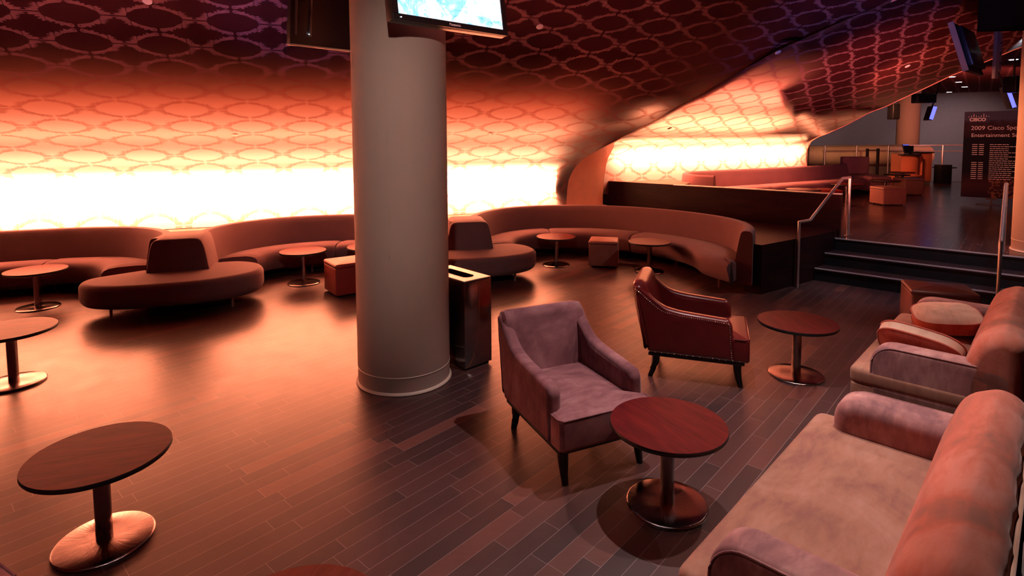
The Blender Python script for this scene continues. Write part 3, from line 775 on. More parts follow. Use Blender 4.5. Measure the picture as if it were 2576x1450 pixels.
# ================================================================== RAISED LOUNGE BENCH
tb = thing('straight_bench', 'long mauve upholstered bench on raised floor before the glowing wall', 'bench')
BSEC = [(a, h * 0.93) for a, h in BACKSEC]
bb = [(3.80, 10.62), (3.62, 10.78), (3.55, 11.1), (3.62, 11.5), (3.85, 11.82), (4.3, 12.12), (5.2, 12.63), (6.5, 13.37), (7.6, 14.02), (8.85, 15.0)]
backrest(bb, 1, tb, MT['bench'], 90, HP, sec=BSEC)
cushion([(3.72, 11.45), (4.05, 11.9), (4.6, 12.25), (5.38, 12.7)], [(4.15, 11.0), (4.4, 11.35), (4.85, 11.72), (5.6, 12.2)], tb, MT['bench'], HP + 0.40, HP + 0.12)
cushion([(5.40, 12.71), (6.5, 13.34), (7.6, 13.99), (8.8, 14.92)], [(5.62, 12.21), (6.72, 12.86), (7.8, 13.5), (9.0, 14.45)], tb, MT['bench'], HP + 0.40, HP + 0.12)
peg(4.5, 11.7, 0.14, tb).location = (0, 0, HP); peg(6.6, 13.0, 0.14, tb).location = (0, 0, HP)
t = thing('bench_end', 'high backed upholstered bench end beyond the long mauve bench', 'bench', (9.42, 15.62, HP), -0.05)
fin(puff(roundpoly([(-0.32, 0.05), (0.38, 0.05), (0.38, 0.25), (-0.32, 0.25)], 0.04), 0.0, 0.90, 0.03, 0.0), 'backrest', MT['bench'], t)
fin(puff(roundpoly([(-0.30, 0.1), (0.36, 0.1), (0.25, -1.2), (-0.30, -1.25)], 0.05), 0.05, 0.44, 0.05, 0.02), 'seat_cushion', MT['bench'], t)

# ================================================================== ARMCHAIRS
def chair_leg(x, y, dx, dy, h, parent):
    path = [(x, y, h + 0.03), (x + dx * 0.15, y + dy * 0.15, h * 0.66), (x + dx * 0.5, y + dy * 0.5, h * 0.33), (x + dx, y + dy, 0.0)]
    return fin(tube(path, [0.034, 0.030, 0.024, 0.019], 4 * 3, square=False), 'leg', MT['blackwood'], parent)
def armchair(label, mat, loc, facing, nails=False):
    t = thing('armchair', label, 'armchair', loc, facing - PI / 2)
    side = roundpoly([(-0.395, 0.215), (-0.445, 0.45), (-0.515, 0.76, 0.03), (-0.465, 0.772, 0.03), (-0.385, 0.685, 0.06), (-0.285, 0.605, 0.08), (-0.15, 0.575, 0.08), (0.215, 0.545, 0.04), (0.245, 0.50), (0.262, 0.215)], 0.02, 6)
    for s in (-1, 1):
        x0, x1 = (0.238, 0.332) if s > 0 else (-0.332, -0.238)
        a = fin(puff(side, x0, x1, 0.035, 0.004, 'x', r0=0.035), 'arm', mat, t)
    back = roundpoly([(-0.30, 0.36), (-0.345, 0.56, 0.1), (-0.415, 0.765, 0.05), (-0.455, 0.80, 0.03), (-0.53, 0.785, 0.03), (-0.51, 0.60, 0.1), (-0.425, 0.215)], 0.03, 6)
    # back with slightly narrower, rounded top corners
    bm = bmesh.new(); rings = []
    nx = 15
    for i in range(nx):
        f_ = i / (nx - 1) * 2 - 1
        x = math.copysign(1 - (1 - abs(f_)) ** 1.25, f_) * 0.325
        e = max(0.0, (abs(x) - 0.265) / 0.06); k = 1 - math.sqrt(max(0, 1 - e * e))
        r_ = inset(back, 0.028 * k) if k > 0 else back
        rings.append([(x, p.x, p.y - (0.03 * k if p.y > 0.6 else 0)) for p in r_])
    fin(loft(rings, bm=bm), 'backrest', mat, t)
    seat = roundpoly([(-0.245, -0.36), (0.245, -0.36), (0.245, 0.235, 0.01), (0.325, 0.245), (0.322, 0.375), (-0.322, 0.375), (-0.325, 0.245), (-0.245, 0.235, 0.01)], 0.03, 4)
    fin(puff(seat, 0.215, 0.405, 0.022, 0.028), 'seat_cushion', mat, t)
    # welt round the seat front
    w_ = [(-0.322, 0.262, 0.398), (-0.322, 0.34, 0.398), (-0.30, 0.372, 0.398), (0.30, 0.372, 0.398), (0.322, 0.34, 0.398), (0.322, 0.262, 0.398)]
    fin(tube(w_, 0.006, 8), 'piping', mat, t)
    fin(box(-0.31, 0.31, -0.395, 0.34, 0.188, 0.216, 0.006), 'base_rail', MT['blackwood'], t)
    for s in (-1, 1):
        chair_leg(s * 0.26, 0.285, 0.0, 0.03, 0.19, t)
        chair_leg(s * 0.26, -0.335, 0.0, -0.05, 0.19, t)
    if nails:
        bm = bmesh.new()
        def row(pts, x, gap, r):
            P = [Vector(p) for p in pts]; L = 0; n_ = 0
            tot = sum((b - a).length for a, b in zip(P[:-1], P[1:])); m = int(tot / gap)
            for q in resample(P, m):
                o_ = bmesh.ops.create_icosphere(bm, subdivisions=1, radius=r, matrix=Matrix.Translation((x, q.x, q.y)))
        top = smoothpts([(-0.50, 0.735), (-0.45, 0.70), (-0.385, 0.645), (-0.285, 0.575), (-0.15, 0.548), (0.0, 0.538), (0.215, 0.520)], 6)
        for s in (-1, 1):
            x = s * 0.334
            row(top, x, 0.016, 0.0055)
            row([(0.222, 0.51), (0.245, 0.24)], x, 0.016, 0.0045)
            row([(-0.385, 0.232), (0.30, 0.232)], x, 0.045, 0.006)
        tr = fin(bm, 'nailhead_trim', MT['nail'], t); tr['label'] = 'row of bright nickel nailheads'
    return t
armchair('plum velvet armchair in the centre foreground', MT['purple'], (0.40, 3.523, 0), math.radians(-65.5))
armchair('oxblood leather armchair with nailhead trim, seen from its side', MT['leather'], (1.585, 4.735, 0), math.radians(-19.6), True)
armchair('pink velvet armchair cut off at the bottom left photo corner', MT['purple'], (-2.245, 1.775, 0), math.radians(62))

# ================================================================== SOFAS
def sofa(label, ox, oy, ang, L):
    """local x along the seat, local -y towards the back (the back is on the viewer's right)"""
    t = thing('sofa', label, 'sofa', (ox, oy, 0), ang)
    # base
    fin(puff(roundpoly([(0.0, 0.0), (L, 0.0), (L, -0.87), (0.0, -0.87)], 0.03), 0.10, 0.31, 0.012, 0.0), 'base', MT['sofa'], t)
    seat = roundpoly([(-0.005, 0.012, 0.07), (L + 0.005, 0.012, 0.07), (L + 0.005, -0.66), (-0.005, -0.66)], 0.05, 6)
    fin(puff(seat, 0.30, 0.415, 0.035, 0.025, seg=6), 'seat_cushion', MT['sofa'], t)
    # arms: rounded slab, top rolling over to the front
    side = roundpoly([(-0.11, 0.30, 0.02), (-0.11, 0.60, 0.14), (-0.84, 0.60, 0.10), (-0.84, 0.13, 0.10), (-0.11, 0.13, 0.10)], 0.02, 10)
    for x0, x1 in ((0.0, 0.205), (L - 0.205, L)):
        a = fin(puff(side, x0, x1, 0.075, 0.0, 'x', r0=0.03 if x0 == 0 else 0.075, seg=8) if x0 == 0 else puff(side, x0, x1, 0.03, 0.0, 'x', r0=0.075, seg=8), 'arm', MT['sofaarm'], t)
        xo = x0 + 0.006 if x0 == 0 else x1 - 0.006
        ww = [(xo, -0.118, 0.17), (xo, -0.118, 0.44)] + [(xo, -0.118 - 0.13 * (1 - math.cos(a_)), 0.455 + 0.137 * math.sin(a_)) for a_ in [PI / 2 * k / 8 for k in range(9)]] + [(xo, -0.5, 0.592), (xo, -0.79, 0.592)]
        pp_ = fin(tube(ww, 0.006, 8), 'piping', MT['sofaarm'], a)
    back = roundpoly([(-0.565, 0.38, 0.03), (-0.57, 0.52, 0.10), (-0.65, 0.75, 0.16), (-0.775, 0.815, 0.10), (-0.87, 0.77, 0.05), (-0.885, 0.60, 0.05), (-0.885, 0.16, 0.02), (-0.62, 0.16, 0.02)], 0.03, 8)
    n = 40; rings = []
    for i in range(n):
        f_ = i / (n - 1)
        x = L * (0.5 - 0.5 * math.cos(PI * f_))
        e = max(0.0, 1 - min(x, L - x) / 0.13); k = 1 - math.sqrt(max(0, 1 - e * e))
        r_ = inset(back, 0.07 * k) if k > 0 else back
        wob = 0.004 * math.sin(x * 21) + 0.003 * math.sin(x * 47 + 1)
        rings.append([(x, p.x - (wob if p.x < -0.7 else 0), p.y) for p in r_])
    fin(loft(rings), 'backrest', MT['sofaback'], t)
    bm = bmesh.new(); tube([(0.06, -0.884, 0.70), (L * 0.5, -0.886, 0.70), (L - 0.06, -0.884, 0.70)], 0.007, 8, bm)
    fin(bm, 'piping', MT['cush'], t)['label'] = 'pale piping along the rear edge'
    for x in (0.08, L - 0.08):
        for y in (-0.08, -0.76):
            fin(revolve([(0.020, 0), (0.028, 0.11)], 16, c=(x, y)), 'leg', MT['blackwood'], t)
    return t
SA = math.radians(46)
sofa('nearer tan velvet sofa filling the bottom right corner', 0.585, 1.955, SA, 1.67)
sofa('farther tan velvet sofa carrying two loose cushions', 2.29, 3.78, SA, 1.67)

def cushion_pad(label, loc, rot, w, d, h, face, gusset):
    t = thing('scatter_cushion', label, 'cushion', loc, 0, 'loose cushions on the farther sofa')
    t.rotation_euler = rot
    ol = smoothpts([(math.copysign(abs(math.cos(a)) ** 0.62, math.cos(a)) * w / 2, math.copysign(abs(math.sin(a)) ** 0.62, math.sin(a)) * d / 2) for a in [2 * PI * k / 20 for k in range(20)]], 3, True)
    fin(puff(ol, -h / 2, h / 2, 0.012, 0.0), 'gusset', gusset, t)
    for s in (1, -1):
        rings = []
        for k in range(9):
            f_ = k / 8; r_ = 1 - f_ * 0.97
            z = s * (h / 2 - 0.006 + 0.055 * math.sqrt(1 - r_ ** 2 * 0.999) * (0.9))
            rings.append([(p.x * r_, p.y * r_, z + 0.008 * f_ * (1 - f_) * math.sin(7 * math.atan2(p.y, p.x)) * s) for p in ol])
        fin(loft(rings), 'face', face, t)
        fin(tube([(p.x, p.y, s * (h / 2 - 0.004)) for p in ol] + [(ol[0].x, ol[0].y, s * (h / 2 - 0.004))], 0.006, 6), 'piping', MT['cushr'], t)
    return t
cushion_pad('cream cushion lying flat on the farther sofa seat', (3.42, 4.42, 0.535), (math.radians(-6), math.radians(-8), SA + 0.3), 0.42, 0.44, 0.085, MT['cush'], MT['cushr'])
cushion_pad('rust red cushion leaning beside the near arm of the farther sofa', (2.80, 3.83, 0.52), (math.radians(8), math.radians(48), SA), 0.40, 0.50, 0.075, MT['cushr'], MT['cush'])

# dark partition behind the sofas
D45 = Vector((math.sin(SA), -math.cos(SA))); U45 = Vector((math.cos(SA), math.sin(SA)))
q0 = Vector((0.585, 1.955)) + D45 * 0.93 - U45 * 1.5; q1 = Vector((2.29, 3.78)) + D45 * 0.93 + U45 * 1.45
o = slab([q0, q1, q1 + D45 * 0.12, q0 + D45 * 0.12], 0, 0.62, 'low_screen', MT['darkwood'])
tag(o, 'low dark wooden screen running behind both sofas', 'partition')

# ================================================================== BIN
BA = math.radians(42)
t = thing('waste_bin', 'tall stainless steel waste bin behind the large column', 'bin', (-0.405, 4.715, 0), BA)
fin(box(0, 0.295, 0, 0.60, 0.02, 0.762, 0.004, 2), 'body', MT['binmetal'], t)
bm = bmesh.new()
ringo = [(0, 0), (0.295, 0), (0.295, 0.60), (0, 0.60)]
hole = roundpoly([(0.09, 0.10), (0.205, 0.10), (0.205, 0.50), (0.09, 0.50)], 0.055, 6)
fin(box(0.002, 0.293, 0.002, 0.598, 0.762, 0.772, 0.002, 1), 'lid', MT['steelplain'], t)
fin(puff(hole, 0.7715, 0.7735, 0.0008, 0.0), 'opening', MT['felt'], t)['label'] = 'flat black sheet standing in for the dark slot'  # thin black sheet on the lid paints the shade inside the slot
bm = bmesh.new(); box(-0.0, 0.006, -0.003, 0.0, 0.03, 0.76, bm=bm)
fin(box(0.02, 0.275, 0.02, 0.58, 0.0, 0.02), 'plinth', MT['black'], t)
sp = smoothpts([(0.165, -0.001, 0.73), (0.16, -0.001, 0.55), (0.150, -0.001, 0.38), (0.125, -0.001, 0.22), (0.085, -0.001, 0.10), (0.03, -0.001, 0.03)], 6)
fin(tube(sp, [0.0015 + 0.004 * (i / len(sp)) for i in range(len(sp))], 6), 'seam', MT['nail'], t)['label'] = 'wavy bright line'  # thin bright curve on the front, widening towards the bottom

# ================================================================== HANDRAILS
def handrail(label, a, b):
    t = thing('handrail', label, 'handrail', (a[0], a[1], 0), 0)
    av = Vector((0, 0, 0)); bv = Vector((b[0] - a[0], b[1] - a[1], 0)); d = bv.normalized(); L = bv.length
    r = 0.017
    h0, h1 = 0.87, HP + 0.865
    k0 = d * 0.30; k1 = bv - d * 0.24
    fin(tube([av, (0, 0, h0)], 0.019, 14), 'post', MT['steelplain'], t)
    fin(tube([bv + Vector((0, 0, HP)), bv + Vector((0, 0, h1))], 0.019, 14), 'post', MT['steelplain'], t)
    fin(tube([(0, 0, h0 - 0.012), k0 + Vector((0, 0, h0 - 0.012)), k1 + Vector((0, 0, h1 - 0.012)), bv + Vector((0, 0, h1 - 0.012))], 0.02, 14), 'rail', MT['steelplain'], t)
    for p, z in ((av, 0), (bv, HP)):
        fin(revolve([(0.045, z), (0.045, z + 0.006), (0.022, z + 0.012)], 24, c=(p.x, p.y)), 'foot_plate', MT['nail'], t)
    return t
handrail('steel handrail left of the steps beside the dark ledge', (3.75, 7.411), (4.92, 8.30))
handrail('steel handrail right of the steps behind the farther sofa', (5.12, 5.93), (6.10, 7.03))

# ================================================================== TELEVISIONS
def television(name, label, p0, ang, tilt, w, h, on, depth=0.09):
    """p0 = lower left front corner"""
    t = thing(name, label, 'television', p0, ang)
    t.rotation_euler = (tilt, 0, ang)
    fin(box(0, w, 0.012, depth, 0, h, 0.008, 2), 'casing', MT['black'], t)
    b = 0.045
    bm = bmesh.new()
    box(0, w, 0, 0.02, 0, b, 0.004, 1, bm); box(0, w, 0, 0.02, h - b, h, 0.004, 1, bm)
    box(0, b, 0, 0.02, b, h - b, 0.0, 1, bm); box(w - b, w, 0, 0.02, b, h - b, 0.0, 1, bm)
    fin(bm, 'bezel', MT['black'], t, smooth=False)
    fin(box(b, w - b, 0.008, 0.014, b, h - b), 'screen', on, t, smooth=False)
    return t
def text_mesh(body, size, mat, parent, loc, rot=(PI / 2, 0, 0), name='lettering', align='LEFT', extrude=0.001, weight=0):
    cu = bpy.data.curves.new('txt', 'FONT'); cu.body = body; cu.size = size; cu.extrude = extrude; cu.align_x = align; cu.offset = weight
    tmp = bpy.data.objects.new('txt', cu); COL.objects.link(tmp)
    dg = bpy.context.evaluated_depsgraph_get(); me = bpy.data.meshes.new_from_object(tmp.evaluated_get(dg))
    bpy.data.objects.remove(tmp); bpy.data.curves.remove(cu)
    me.materials.clear()
    o = link(name, me, mat, parent, smooth=False); o.location = loc; o.rotation_euler = rot
    return o
MT['white'] = simple('white_print', (0.95, 0.92, 0.95), 0.6)
tv = television('television', 'switched on television glowing blue white above the column', (-0.79, 3.90, 2.775), math.radians(41.2), math.radians(-9), 1.02, 0.62, MT['screen'])
text_mesh('Panasonic', 0.026, MT['white'], tv, (0.51, -0.0015, 0.012), name='brand_lettering', align='CENTER')
fin(revolve([(0.006, -0.003), (0.006, 0.0)], 12), 'power_light', MT['led'], tv).location = (0.06, 0.0, 0.02)
bm = bmesh.new(); tube([(0.35, 0.09, 0.40), (0.33, 0.155, 0.42)], 0.05, 12, bm); fin(bm, 'wall_bracket', MT['black'], tv)
tv2 = thing('television', 'dark television seen from its back, left of the column', 'television', (-1.985, 5.20, 2.83), math.radians(44))
tv2.rotation_euler = (math.radians(8), 0, math.radians(44))
fin(box(0, 1.02, 0, 0.08, 0, 0.62, 0.006, 2), 'casing', MT['black'], tv2)
fin(box(0.0, 1.02, -0.012, 0.09, -0.016, 0.0, 0.003, 1), 'lower_edge', MT['columntrim'], tv2)['label'] = 'bright lower edge strip'
for x in (0.035, 0.17):
    fin(box(x, x + 0.018, -0.022, 0.0, 0.08, 0.60), 'mounting_rail', MT['grey'], tv2, smooth=False)
fin(revolve([(0.006, -0.003), (0.006, 0.0)], 12), 'power_light', MT['led'], tv2).location = (0.165, -0.02, 0.10)
bm = bmesh.new(); tube([(0.55, 0.08, 0.42), (0.55, 0.30, 0.5), (0.55, 0.34, 1.02)], 0.025, 12, bm); fin(bm, 'ceiling_bracket', MT['black'], tv2)

# right hand monitor, big speaker, far speakers and screens
t = thing('television', 'grey monitor seen edge on at the top right', 'television', (5.86, 7.42, 2.82), math.radians(58))
t.rotation_euler = (math.radians(-16), 0, math.radians(41))
fin(box(0, 0.95, 0.0, 0.05, 0, 0.66, 0.006, 2), 'casing', MT['black'], t)
fin(box(0.10, 0.85, -0.06, 0.0, 0.06, 0.60, 0.01, 2), 'rear_housing', MT['black'], t)
fin(box(-0.006, 0.012, -0.01, 0.055, -0.004, 0.666), 'side_edge', MT['grey'], t)
t2 = thing('speaker_mount', 'perforated ceiling mounting bar holding the edge on monitor', 'mount', (6.32, 7.55, 2.72), math.radians(20))
fin(box(-0.03, 0.03, -0.02, 0.02, 0, 1.14, 0.003, 1), 'bar', MT['grey'], t2)
fin(box(0.03, 0.10, -0.012, 0.012, 0.10, 0.60, 0.003, 1), 'flange', MT['steelplain'], t2)
for k in range(3):
    fin(revolve([(0.012, 0), (0.012, 0.004)], 12), 'bolt', MT['black'], t2).matrix_local = Matrix.Translation((0.065, -0.014, 0.2 + 0.13 * k)) @ Matrix.Rotation(PI / 2, 4, 'X')
t = thing('loudspeaker', 'large black loudspeaker box hung at the top right corner', 'speaker', (5.98, 6.40, 3.215), math.radians(-8))
fin(puff(roundpoly([(-0.48, 0.50), (-0.22, 0.0), (0.75, 0.0), (0.75, 0.55)], 0.02), 0.0, 0.50, 0.01, 0.0), 'cabinet', MT['felt'], t)
fin(box(-0.2, 0.7, -0.012, -0.002, 0.03, 0.47, 0.003, 1), 'grille', MT['felt'], t)
fin(tube([(0.2, 0.25, 0.50), (0.2, 0.25, 0.66)], 0.03), 'hanger', MT['black'], t)
def small_speaker(label, p, w, d, h, rz, drop):
    t = thing('loudspeaker', label, 'speaker', p, rz)
    fin(puff(roundpoly([(-w / 2, -d / 2), (w / 2, -d / 2), (w * 0.35, d / 2), (-w * 0.35, d / 2)], 0.02), 0, h, 0.02, 0), 'cabinet', MT['black'], t)
    fin(box(-w * 0.45, w * 0.45, -d / 2 - 0.008, -d / 2, 0.03, h - 0.03, 0.003, 1), 'grille', MT['black'], t)
    fin(tube([(0, 0, h), (0, 0, h + drop)], 0.02), 'hanger', MT['black'], t)
small_speaker('small black loudspeaker hanging left of the distant column', (9.95, 15.0, 2.42), 0.24, 0.2, 0.40, 0.3, 1.02)
small_speaker('wide black loudspeaker hanging before the distant column top', (10.7, 15.0, 2.84), 0.55, 0.3, 0.24, 0.1, 0.76)
small_speaker('black loudspeaker hanging beside the right edge column', (12.1, 13.9, 3.02), 0.42, 0.3, 0.38, 0.4, 0.44)
def strip_tv(label, p, tilt, rz, h=0.62):
    t = thing('television', label, 'television', p, rz); t.rotation_euler = (0, tilt, rz)
    fin(box(-0.03, 0.03, -0.02, 0.45, 0, h, 0.01, 1), 'casing', MT['black'], t)
    fin(box(-0.045, 0.045, -0.03, -0.021, 0.02, h - 0.02), 'screen', MT['bluescreen'], t, smooth=False)
    fin(tube([(0, 0.2, h * 0.7), (0, 0.2, (3.875 - p[2]) / math.cos(tilt))], 0.02), 'hanger', MT['black'], t)
strip_tv('narrow blue lit screen hanging right of the distant column', (11.52, 15.8, 2.42), math.radians(14), -0.3, 0.40)
strip_tv('blue lit screen seen edge on near the right edge column', (13.55, 15.5, 2.72), math.radians(-18), -0.4, 0.62)

# ceiling downlights and sprinkler covers
def downlight(x, y, z, label):
    t = thing('downlight', label, 'downlight', (x, y, z), 0, 'bright recessed downlights')
    fin(revolve([(0.10, -0.012), (0.125, 0.0)], 24), 'trim_ring', MT['disc'], t)
    fin(revolve([(0.09, -0.014), (0.09, -0.010)], 24), 'lamp', MT['lamp'], t)
for (x, y), lb in zip(((12.49, 14.39), (14.07, 18.45), (15.67, 20.22), (17.43, 22.18), (18.78, 24.73)),
                      ('nearest recessed downlight, beside the edge on monitor', 'upper left downlight of the distant cluster', 'middle downlight of the distant cluster', 'right downlight of the distant cluster', 'lowest downlight, just above the far wall')):
    downlight(x, y, 3.878, lb)
def cover(p, nrm, label):
    t = fin(revolve([(0.042, 0.0), (0.040, 0.008), (0.0005, 0.012)], 24), 'sprinkler_cover', MT['disc'])
    t.location = p; t.rotation_euler = Vector(nrm).to_track_quat('Z', 'Y').to_euler()
    tag(t, label, 'sprinkler cover', 'round ceiling sprinkler covers')
def snorm(P_, N_, slope):  # room-side normal of a sloping lining
    v = Vector((N_.x, N_.y, 0)) * math.sin(slope) + Vector((0, 0, -math.cos(slope))); return v
for p, sl, lb in (((-3.37, 5.40, 3.255), 0.53, 'sprinkler cover at the top left of the ceiling'),
                  ((0.33, 6.74, 3.262), 0.53, 'sprinkler cover right of the glowing television'),
                  ((-3.67, 7.60, 2.04), 0.45, 'sprinkler cover low on the wall left of the column'),
                  ((-0.33, 8.80, 2.045), 0.45, 'sprinkler cover low on the wall right of the column')):
    cover(p, snorm(P1, N1, sl), lb)
for p, sl, lb in (((3.654, 7.939, 3.13), 0.50, 'sprinkler cover beside the edge between both ceilings'),
                  ((2.696, 9.814, 2.135), 0.38, 'sprinkler cover above the second glowing band'),
                  ((6.586, 9.613, 3.14), 0.50, 'sprinkler cover on the ceiling over the raised floor')):
    cover(p, snorm(P2, N2, sl), lb)

# ================================================================== FAR LOUNGE
t = thing('host_stand', 'curved orange host stand with a monitor on the raised floor', 'desk', (11.5, 17.0, HP), 0.55)
def arc(r, a0, a1, n, z0, z1, th, cx=0, cy=0):
    outer = [(cx + r * math.cos(a0 + (a1 - a0) * k / n), cy + r * math.sin(a0 + (a1 - a0) * k / n)) for k in range(n + 1)]
    inner = [(cx + (r - th) * math.cos(a0 + (a1 - a0) * k / n), cy + (r - th) * math.sin(a0 + (a1 - a0) * k / n)) for k in range(n + 1)][::-1]
    bm = bmesh.new(); slab(outer + inner, z0, z1, '', None, bm); return bm
fin(arc(0.50, -2.6, -0.4, 24, 0.32, 0.90, 0.03), 'curved_front', MT['host'], t)
fin(arc(0.56, -2.75, -0.25, 24, 0.90, 0.93, 0.56), 'worktop', MT['black'], t)
fin(arc(0.58, -2.75, -0.25, 24, 0.295, 0.32, 0.5), 'lower_shelf', MT['host'], t)
fin(box(-0.45, -0.25, -0.2, 0.05, 0.0, 0.3), 'foot', MT['host'], t, smooth=False)
fin(box(0.42, 0.46, -0.45, 0.40, 0, 0.92), 'side_panel', MT['host'], t, smooth=False)
t2 = thing('monitor', 'black tilted monitor on the orange host stand', 'monitor', (11.62, 16.78, HP + 0.93), 0.5)
bm = box(-0.17, 0.17, -0.015, 0.015, 0.03, 0.30, 0.006); bmesh.ops.rotate(bm, verts=bm.verts, cent=(0, 0, 0), matrix=Matrix.Rotation(-0.3, 3, 'X'))
fin(bm, 'display', MT['black'], t2); fin(box(-0.09, 0.09, -0.07, 0.07, 0, 0.02), 'stand_foot', MT['black'], t2)
bm = box(-0.15, 0.15, -0.02, -0.015, 0.27, 0.285, 0); bmesh.ops.rotate(bm, verts=bm.verts, cent=(0, 0, 0), matrix=Matrix.Rotation(-0.3, 3, 'X'))
fin(bm, 'status_light', MT['bluescreen'], t2)
t2 = thing('service_counter', 'tall orange service counter right of the host stand', 'counter', (12.35, 17.3, HP), 0.2)
fin(box(-0.28, 0.28, -0.15, 0.15, 0.10, 0.95, 0.01), 'cabinet', MT['host'], t2); fin(box(-0.26, 0.26, -0.13, 0.13, 0, 0.10), 'plinth', MT['steelplain'], t2)
fin(box(-0.34, 0.30, -0.2, 0.2, 0.95, 0.98, 0.005), 'worktop', MT['black'], t2)
t2 = thing('laptop', 'small dark laptop on the service counter', 'laptop', (12.15, 17.3, HP + 0.98), 0.4)
fin(box(-0.12, 0.12, -0.09, 0.09, 0, 0.015), 'keyboard_deck', MT['black'], t2)
bm = box(-0.12, 0.12, 0.08, 0.09, 0.01, 0.19, 0); fin(bm, 'display', MT['black'], t2)
o = fin(box(-0.17, 0.17, -0.15, 0.15, 0, 0.58, 0.01), 'black_cabinet', MT['black']); o.location = (13.25, 17.55, HP); tag(o, 'low black cabinet right of the host stand', 'cabinet')
# railing along the far floor edge
t = thing('guard_railing', 'steel guard railing along the far edge of raised floor', 'railing', (9.8, 18.0, HP))
fin(tube([(0, 0, 1.17), (4.0, 0.0, 1.17), (4.9, -0.45, 1.17)], 0.022), 'top_rail', MT['steelplain'], t)
fin(tube([(2.0, 0, 0.98), (4.0, 0.0, 0.98), (4.9, -0.45, 0.98)], 0.016), 'mid_rail', MT['steelplain'], t)
for x in (0.05, 1.05, 2.05, 3.75):
    fin(tube([(x, 0, 0), (x, 0, 1.17)], 0.028), 'post', MT['steelplain'], t)
# brushed metal drum panel behind it
t = thing('metal_counter', 'curved brushed metal counter front glowing orange behind the railing', 'counter', (11.0, 18.75, 0))
rings = [[(x, 0.35 * -math.cos(a), 1.36 + 0.33 * math.sin(a)) for a in [(-PI / 2 + PI * k / 16) for k in range(17)]] for x in (-1.5, 2.6)]
fin(loft(rings), 'drum_front', MT['drum'], t); fin(box(-1.5, 2.6, -0.05, 0.3, 0, 1.05), 'body', MT['farwall'], t, smooth=False)
fin(box(-1.55, 2.65, -0.1, 0.3, 1.66, 1.69), 'worktop', MT['steelplain'], t, smooth=False)
t = thing('queue_barrier', 'dark wooden barrier frame left of the host stand', 'barrier', (10.75, 17.3, HP), 0.3)
for x in (0, 0.42): fin(tube([(x, 0, 0), (x, 0, 1.09)], 0.03, square=True), 'post', MT['blackwood'], t, smooth=False)
fin(tube([(0, 0, 1.04), (0.42, 0, 1.04)], 0.014), 'crossbar', MT['blackwood'], t)
t = thing('cocktail_stool', 'small dark bar table beyond the far railing', 'table', (15.3, 20.2, 0))
fin(revolve([(0.35, 0.86), (0.35, 0.89)], 32), 'tabletop', MT['rubber'], t); fin(revolve([(0.03, 0), (0.03, 0.86)], 16), 'pedestal', MT['steelplain'], t)
fin(revolve([(0.22, 0), (0.22, 0.015)], 32), 'base_plate', MT['steelplain'], t)

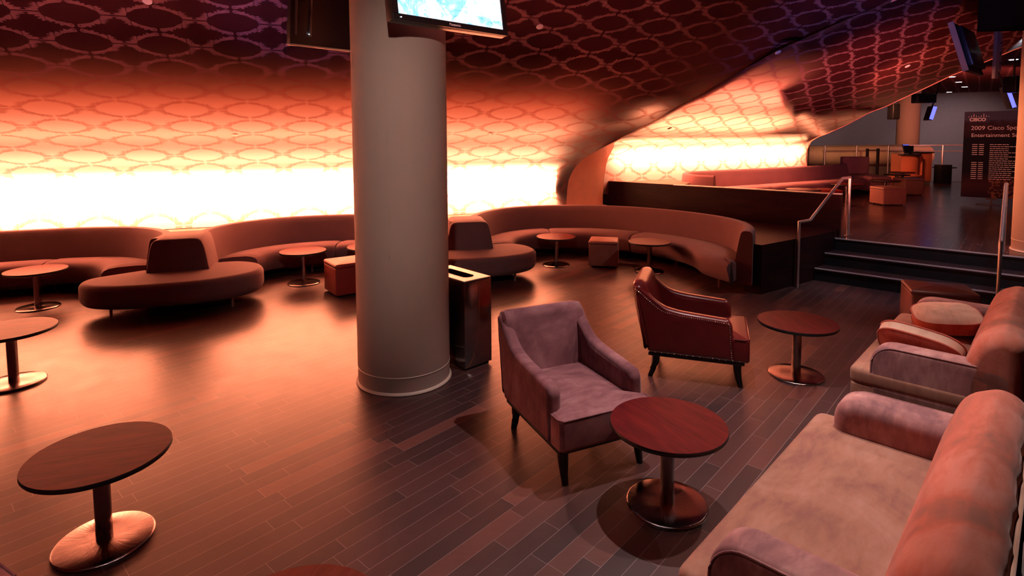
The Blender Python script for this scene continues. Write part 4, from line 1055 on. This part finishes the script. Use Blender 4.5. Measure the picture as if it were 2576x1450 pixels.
# ---------------- event poster
pa = Vector((9.672, 12.27)); pb = Vector((10.361, 11.641)); pdv = (pb - pa).normalized(); PWID = 1.02; PH = 1.815
t = thing('event_poster', 'tall dark event schedule poster on a stand by the right column', 'poster', (pa.x, pa.y, 0.674), math.atan2(pdv.y, pdv.x))
def poster_mat():
    g = G('poster_print'); M = g.math
    tc = g.n.new('ShaderNodeTexCoord'); sep = g.n.new('ShaderNodeSeparateXYZ'); g.l.new(tc.outputs['Object'], sep.inputs[0])
    z = M('DIVIDE', sep.outputs[2], PH)
    c = g.ramp(z, [(0.0, (0.02, 0.012, 0.02)), (0.15, (0.05, 0.02, 0.03)), (0.30, (0.004, 0.006, 0.014)), (0.70, (0.004, 0.006, 0.014)), (0.71, (0.03, 0.014, 0.022)), (0.86, (0.045, 0.028, 0.045)), (0.90, (0.06, 0.075, 0.14)), (1.0, (0.06, 0.075, 0.13))])
    vo = g.n.new('ShaderNodeTexVoronoi'); g.l.new(g.coords('Object', scale=(7, 1, 2.2)), vo.inputs[0]); vo.inputs['Scale'].default_value = 1.6
    sky = M('MULTIPLY', M('GREATER_THAN', z, 0.71), M('LESS_THAN', z, 0.90))
    c = g.mix(M('MULTIPLY', sky, M('MULTIPLY', vo.outputs[0], 0.8)), c, (0.02, 0.01, 0.02))
    crowd = M('MULTIPLY', M('LESS_THAN', z, 0.22), M('GREATER_THAN', sep.outputs[0], 0.45))
    cn = g.noise(g.coords('Object'), 16, 4)
    c = g.mix(M('MULTIPLY', crowd, M('GREATER_THAN', cn, 0.52)), c, (0.20, 0.08, 0.06))
    return g.done(g.bsdf(c, 0.5, spec=0.08))
fin(box(0, PWID, 0.0, 0.02, 0, PH), 'board', poster_mat(), t, smooth=False)
text_mesh('2009 Cisco Sports &', 0.118, MT['white'], t, (0.115, -0.003, PH - 0.385))
text_mesh('Entertainment Summit', 0.108, MT['white'], t, (0.125, -0.003, PH - 0.535))
text_mesh('CISCO', 0.092, MT['white'], t, (0.085, -0.003, PH - 0.20), name='logo_lettering', weight=0.004)
for k, h in enumerate((0.018, 0.034, 0.068, 0.034, 0.018, 0.034, 0.068, 0.034, 0.018)):
    fin(box(0.075 + k * 0.0405 - 0.005, 0.075 + k * 0.0405 + 0.005, -0.004, -0.001, PH - 0.118, PH - 0.118 + h, 0.0, 1), 'logo_bar', MT['white'], t, smooth=False)
bm = bmesh.new(); zz = PH - 0.70
random.seed(3)
for k in range(18):
    z_ = zz - k * 0.0425
    if not 6 <= k <= 8:
        box(0.15, 0.24, -0.003, -0.001, z_, z_ + 0.013, 0, 1, bm); box(0.265, 0.345, -0.003, -0.001, z_, z_ + 0.013, 0, 1, bm)
    x = 0.44; end = 0.44 + random.choice((0.12, 0.30, 0.36, 0.50, 0.54, 0.54))
    while x < end:
        w_ = random.uniform(0.03, 0.08); box(x, min(x + w_, end), -0.003, -0.001, z_, z_ + 0.012, 0, 1, bm); x += w_ + 0.01
fin(bm, 'schedule_lines', MT['white'], t, smooth=False)
# stand
fin(box(0.42, 0.60, 0.02, 0.05, -0.04, 0.5), 'support_plate', MT['black'], t, smooth=False)
fin(box(0.49, 0.53, 0.02, 0.05, -0.14, -0.03), 'support_post', MT['black'], t, smooth=False)
fin(box(0.26, 0.78, -0.05, 0.12, -0.149, -0.135, 0.003, 1), 'stand_foot', MT['grey'], t, smooth=False)
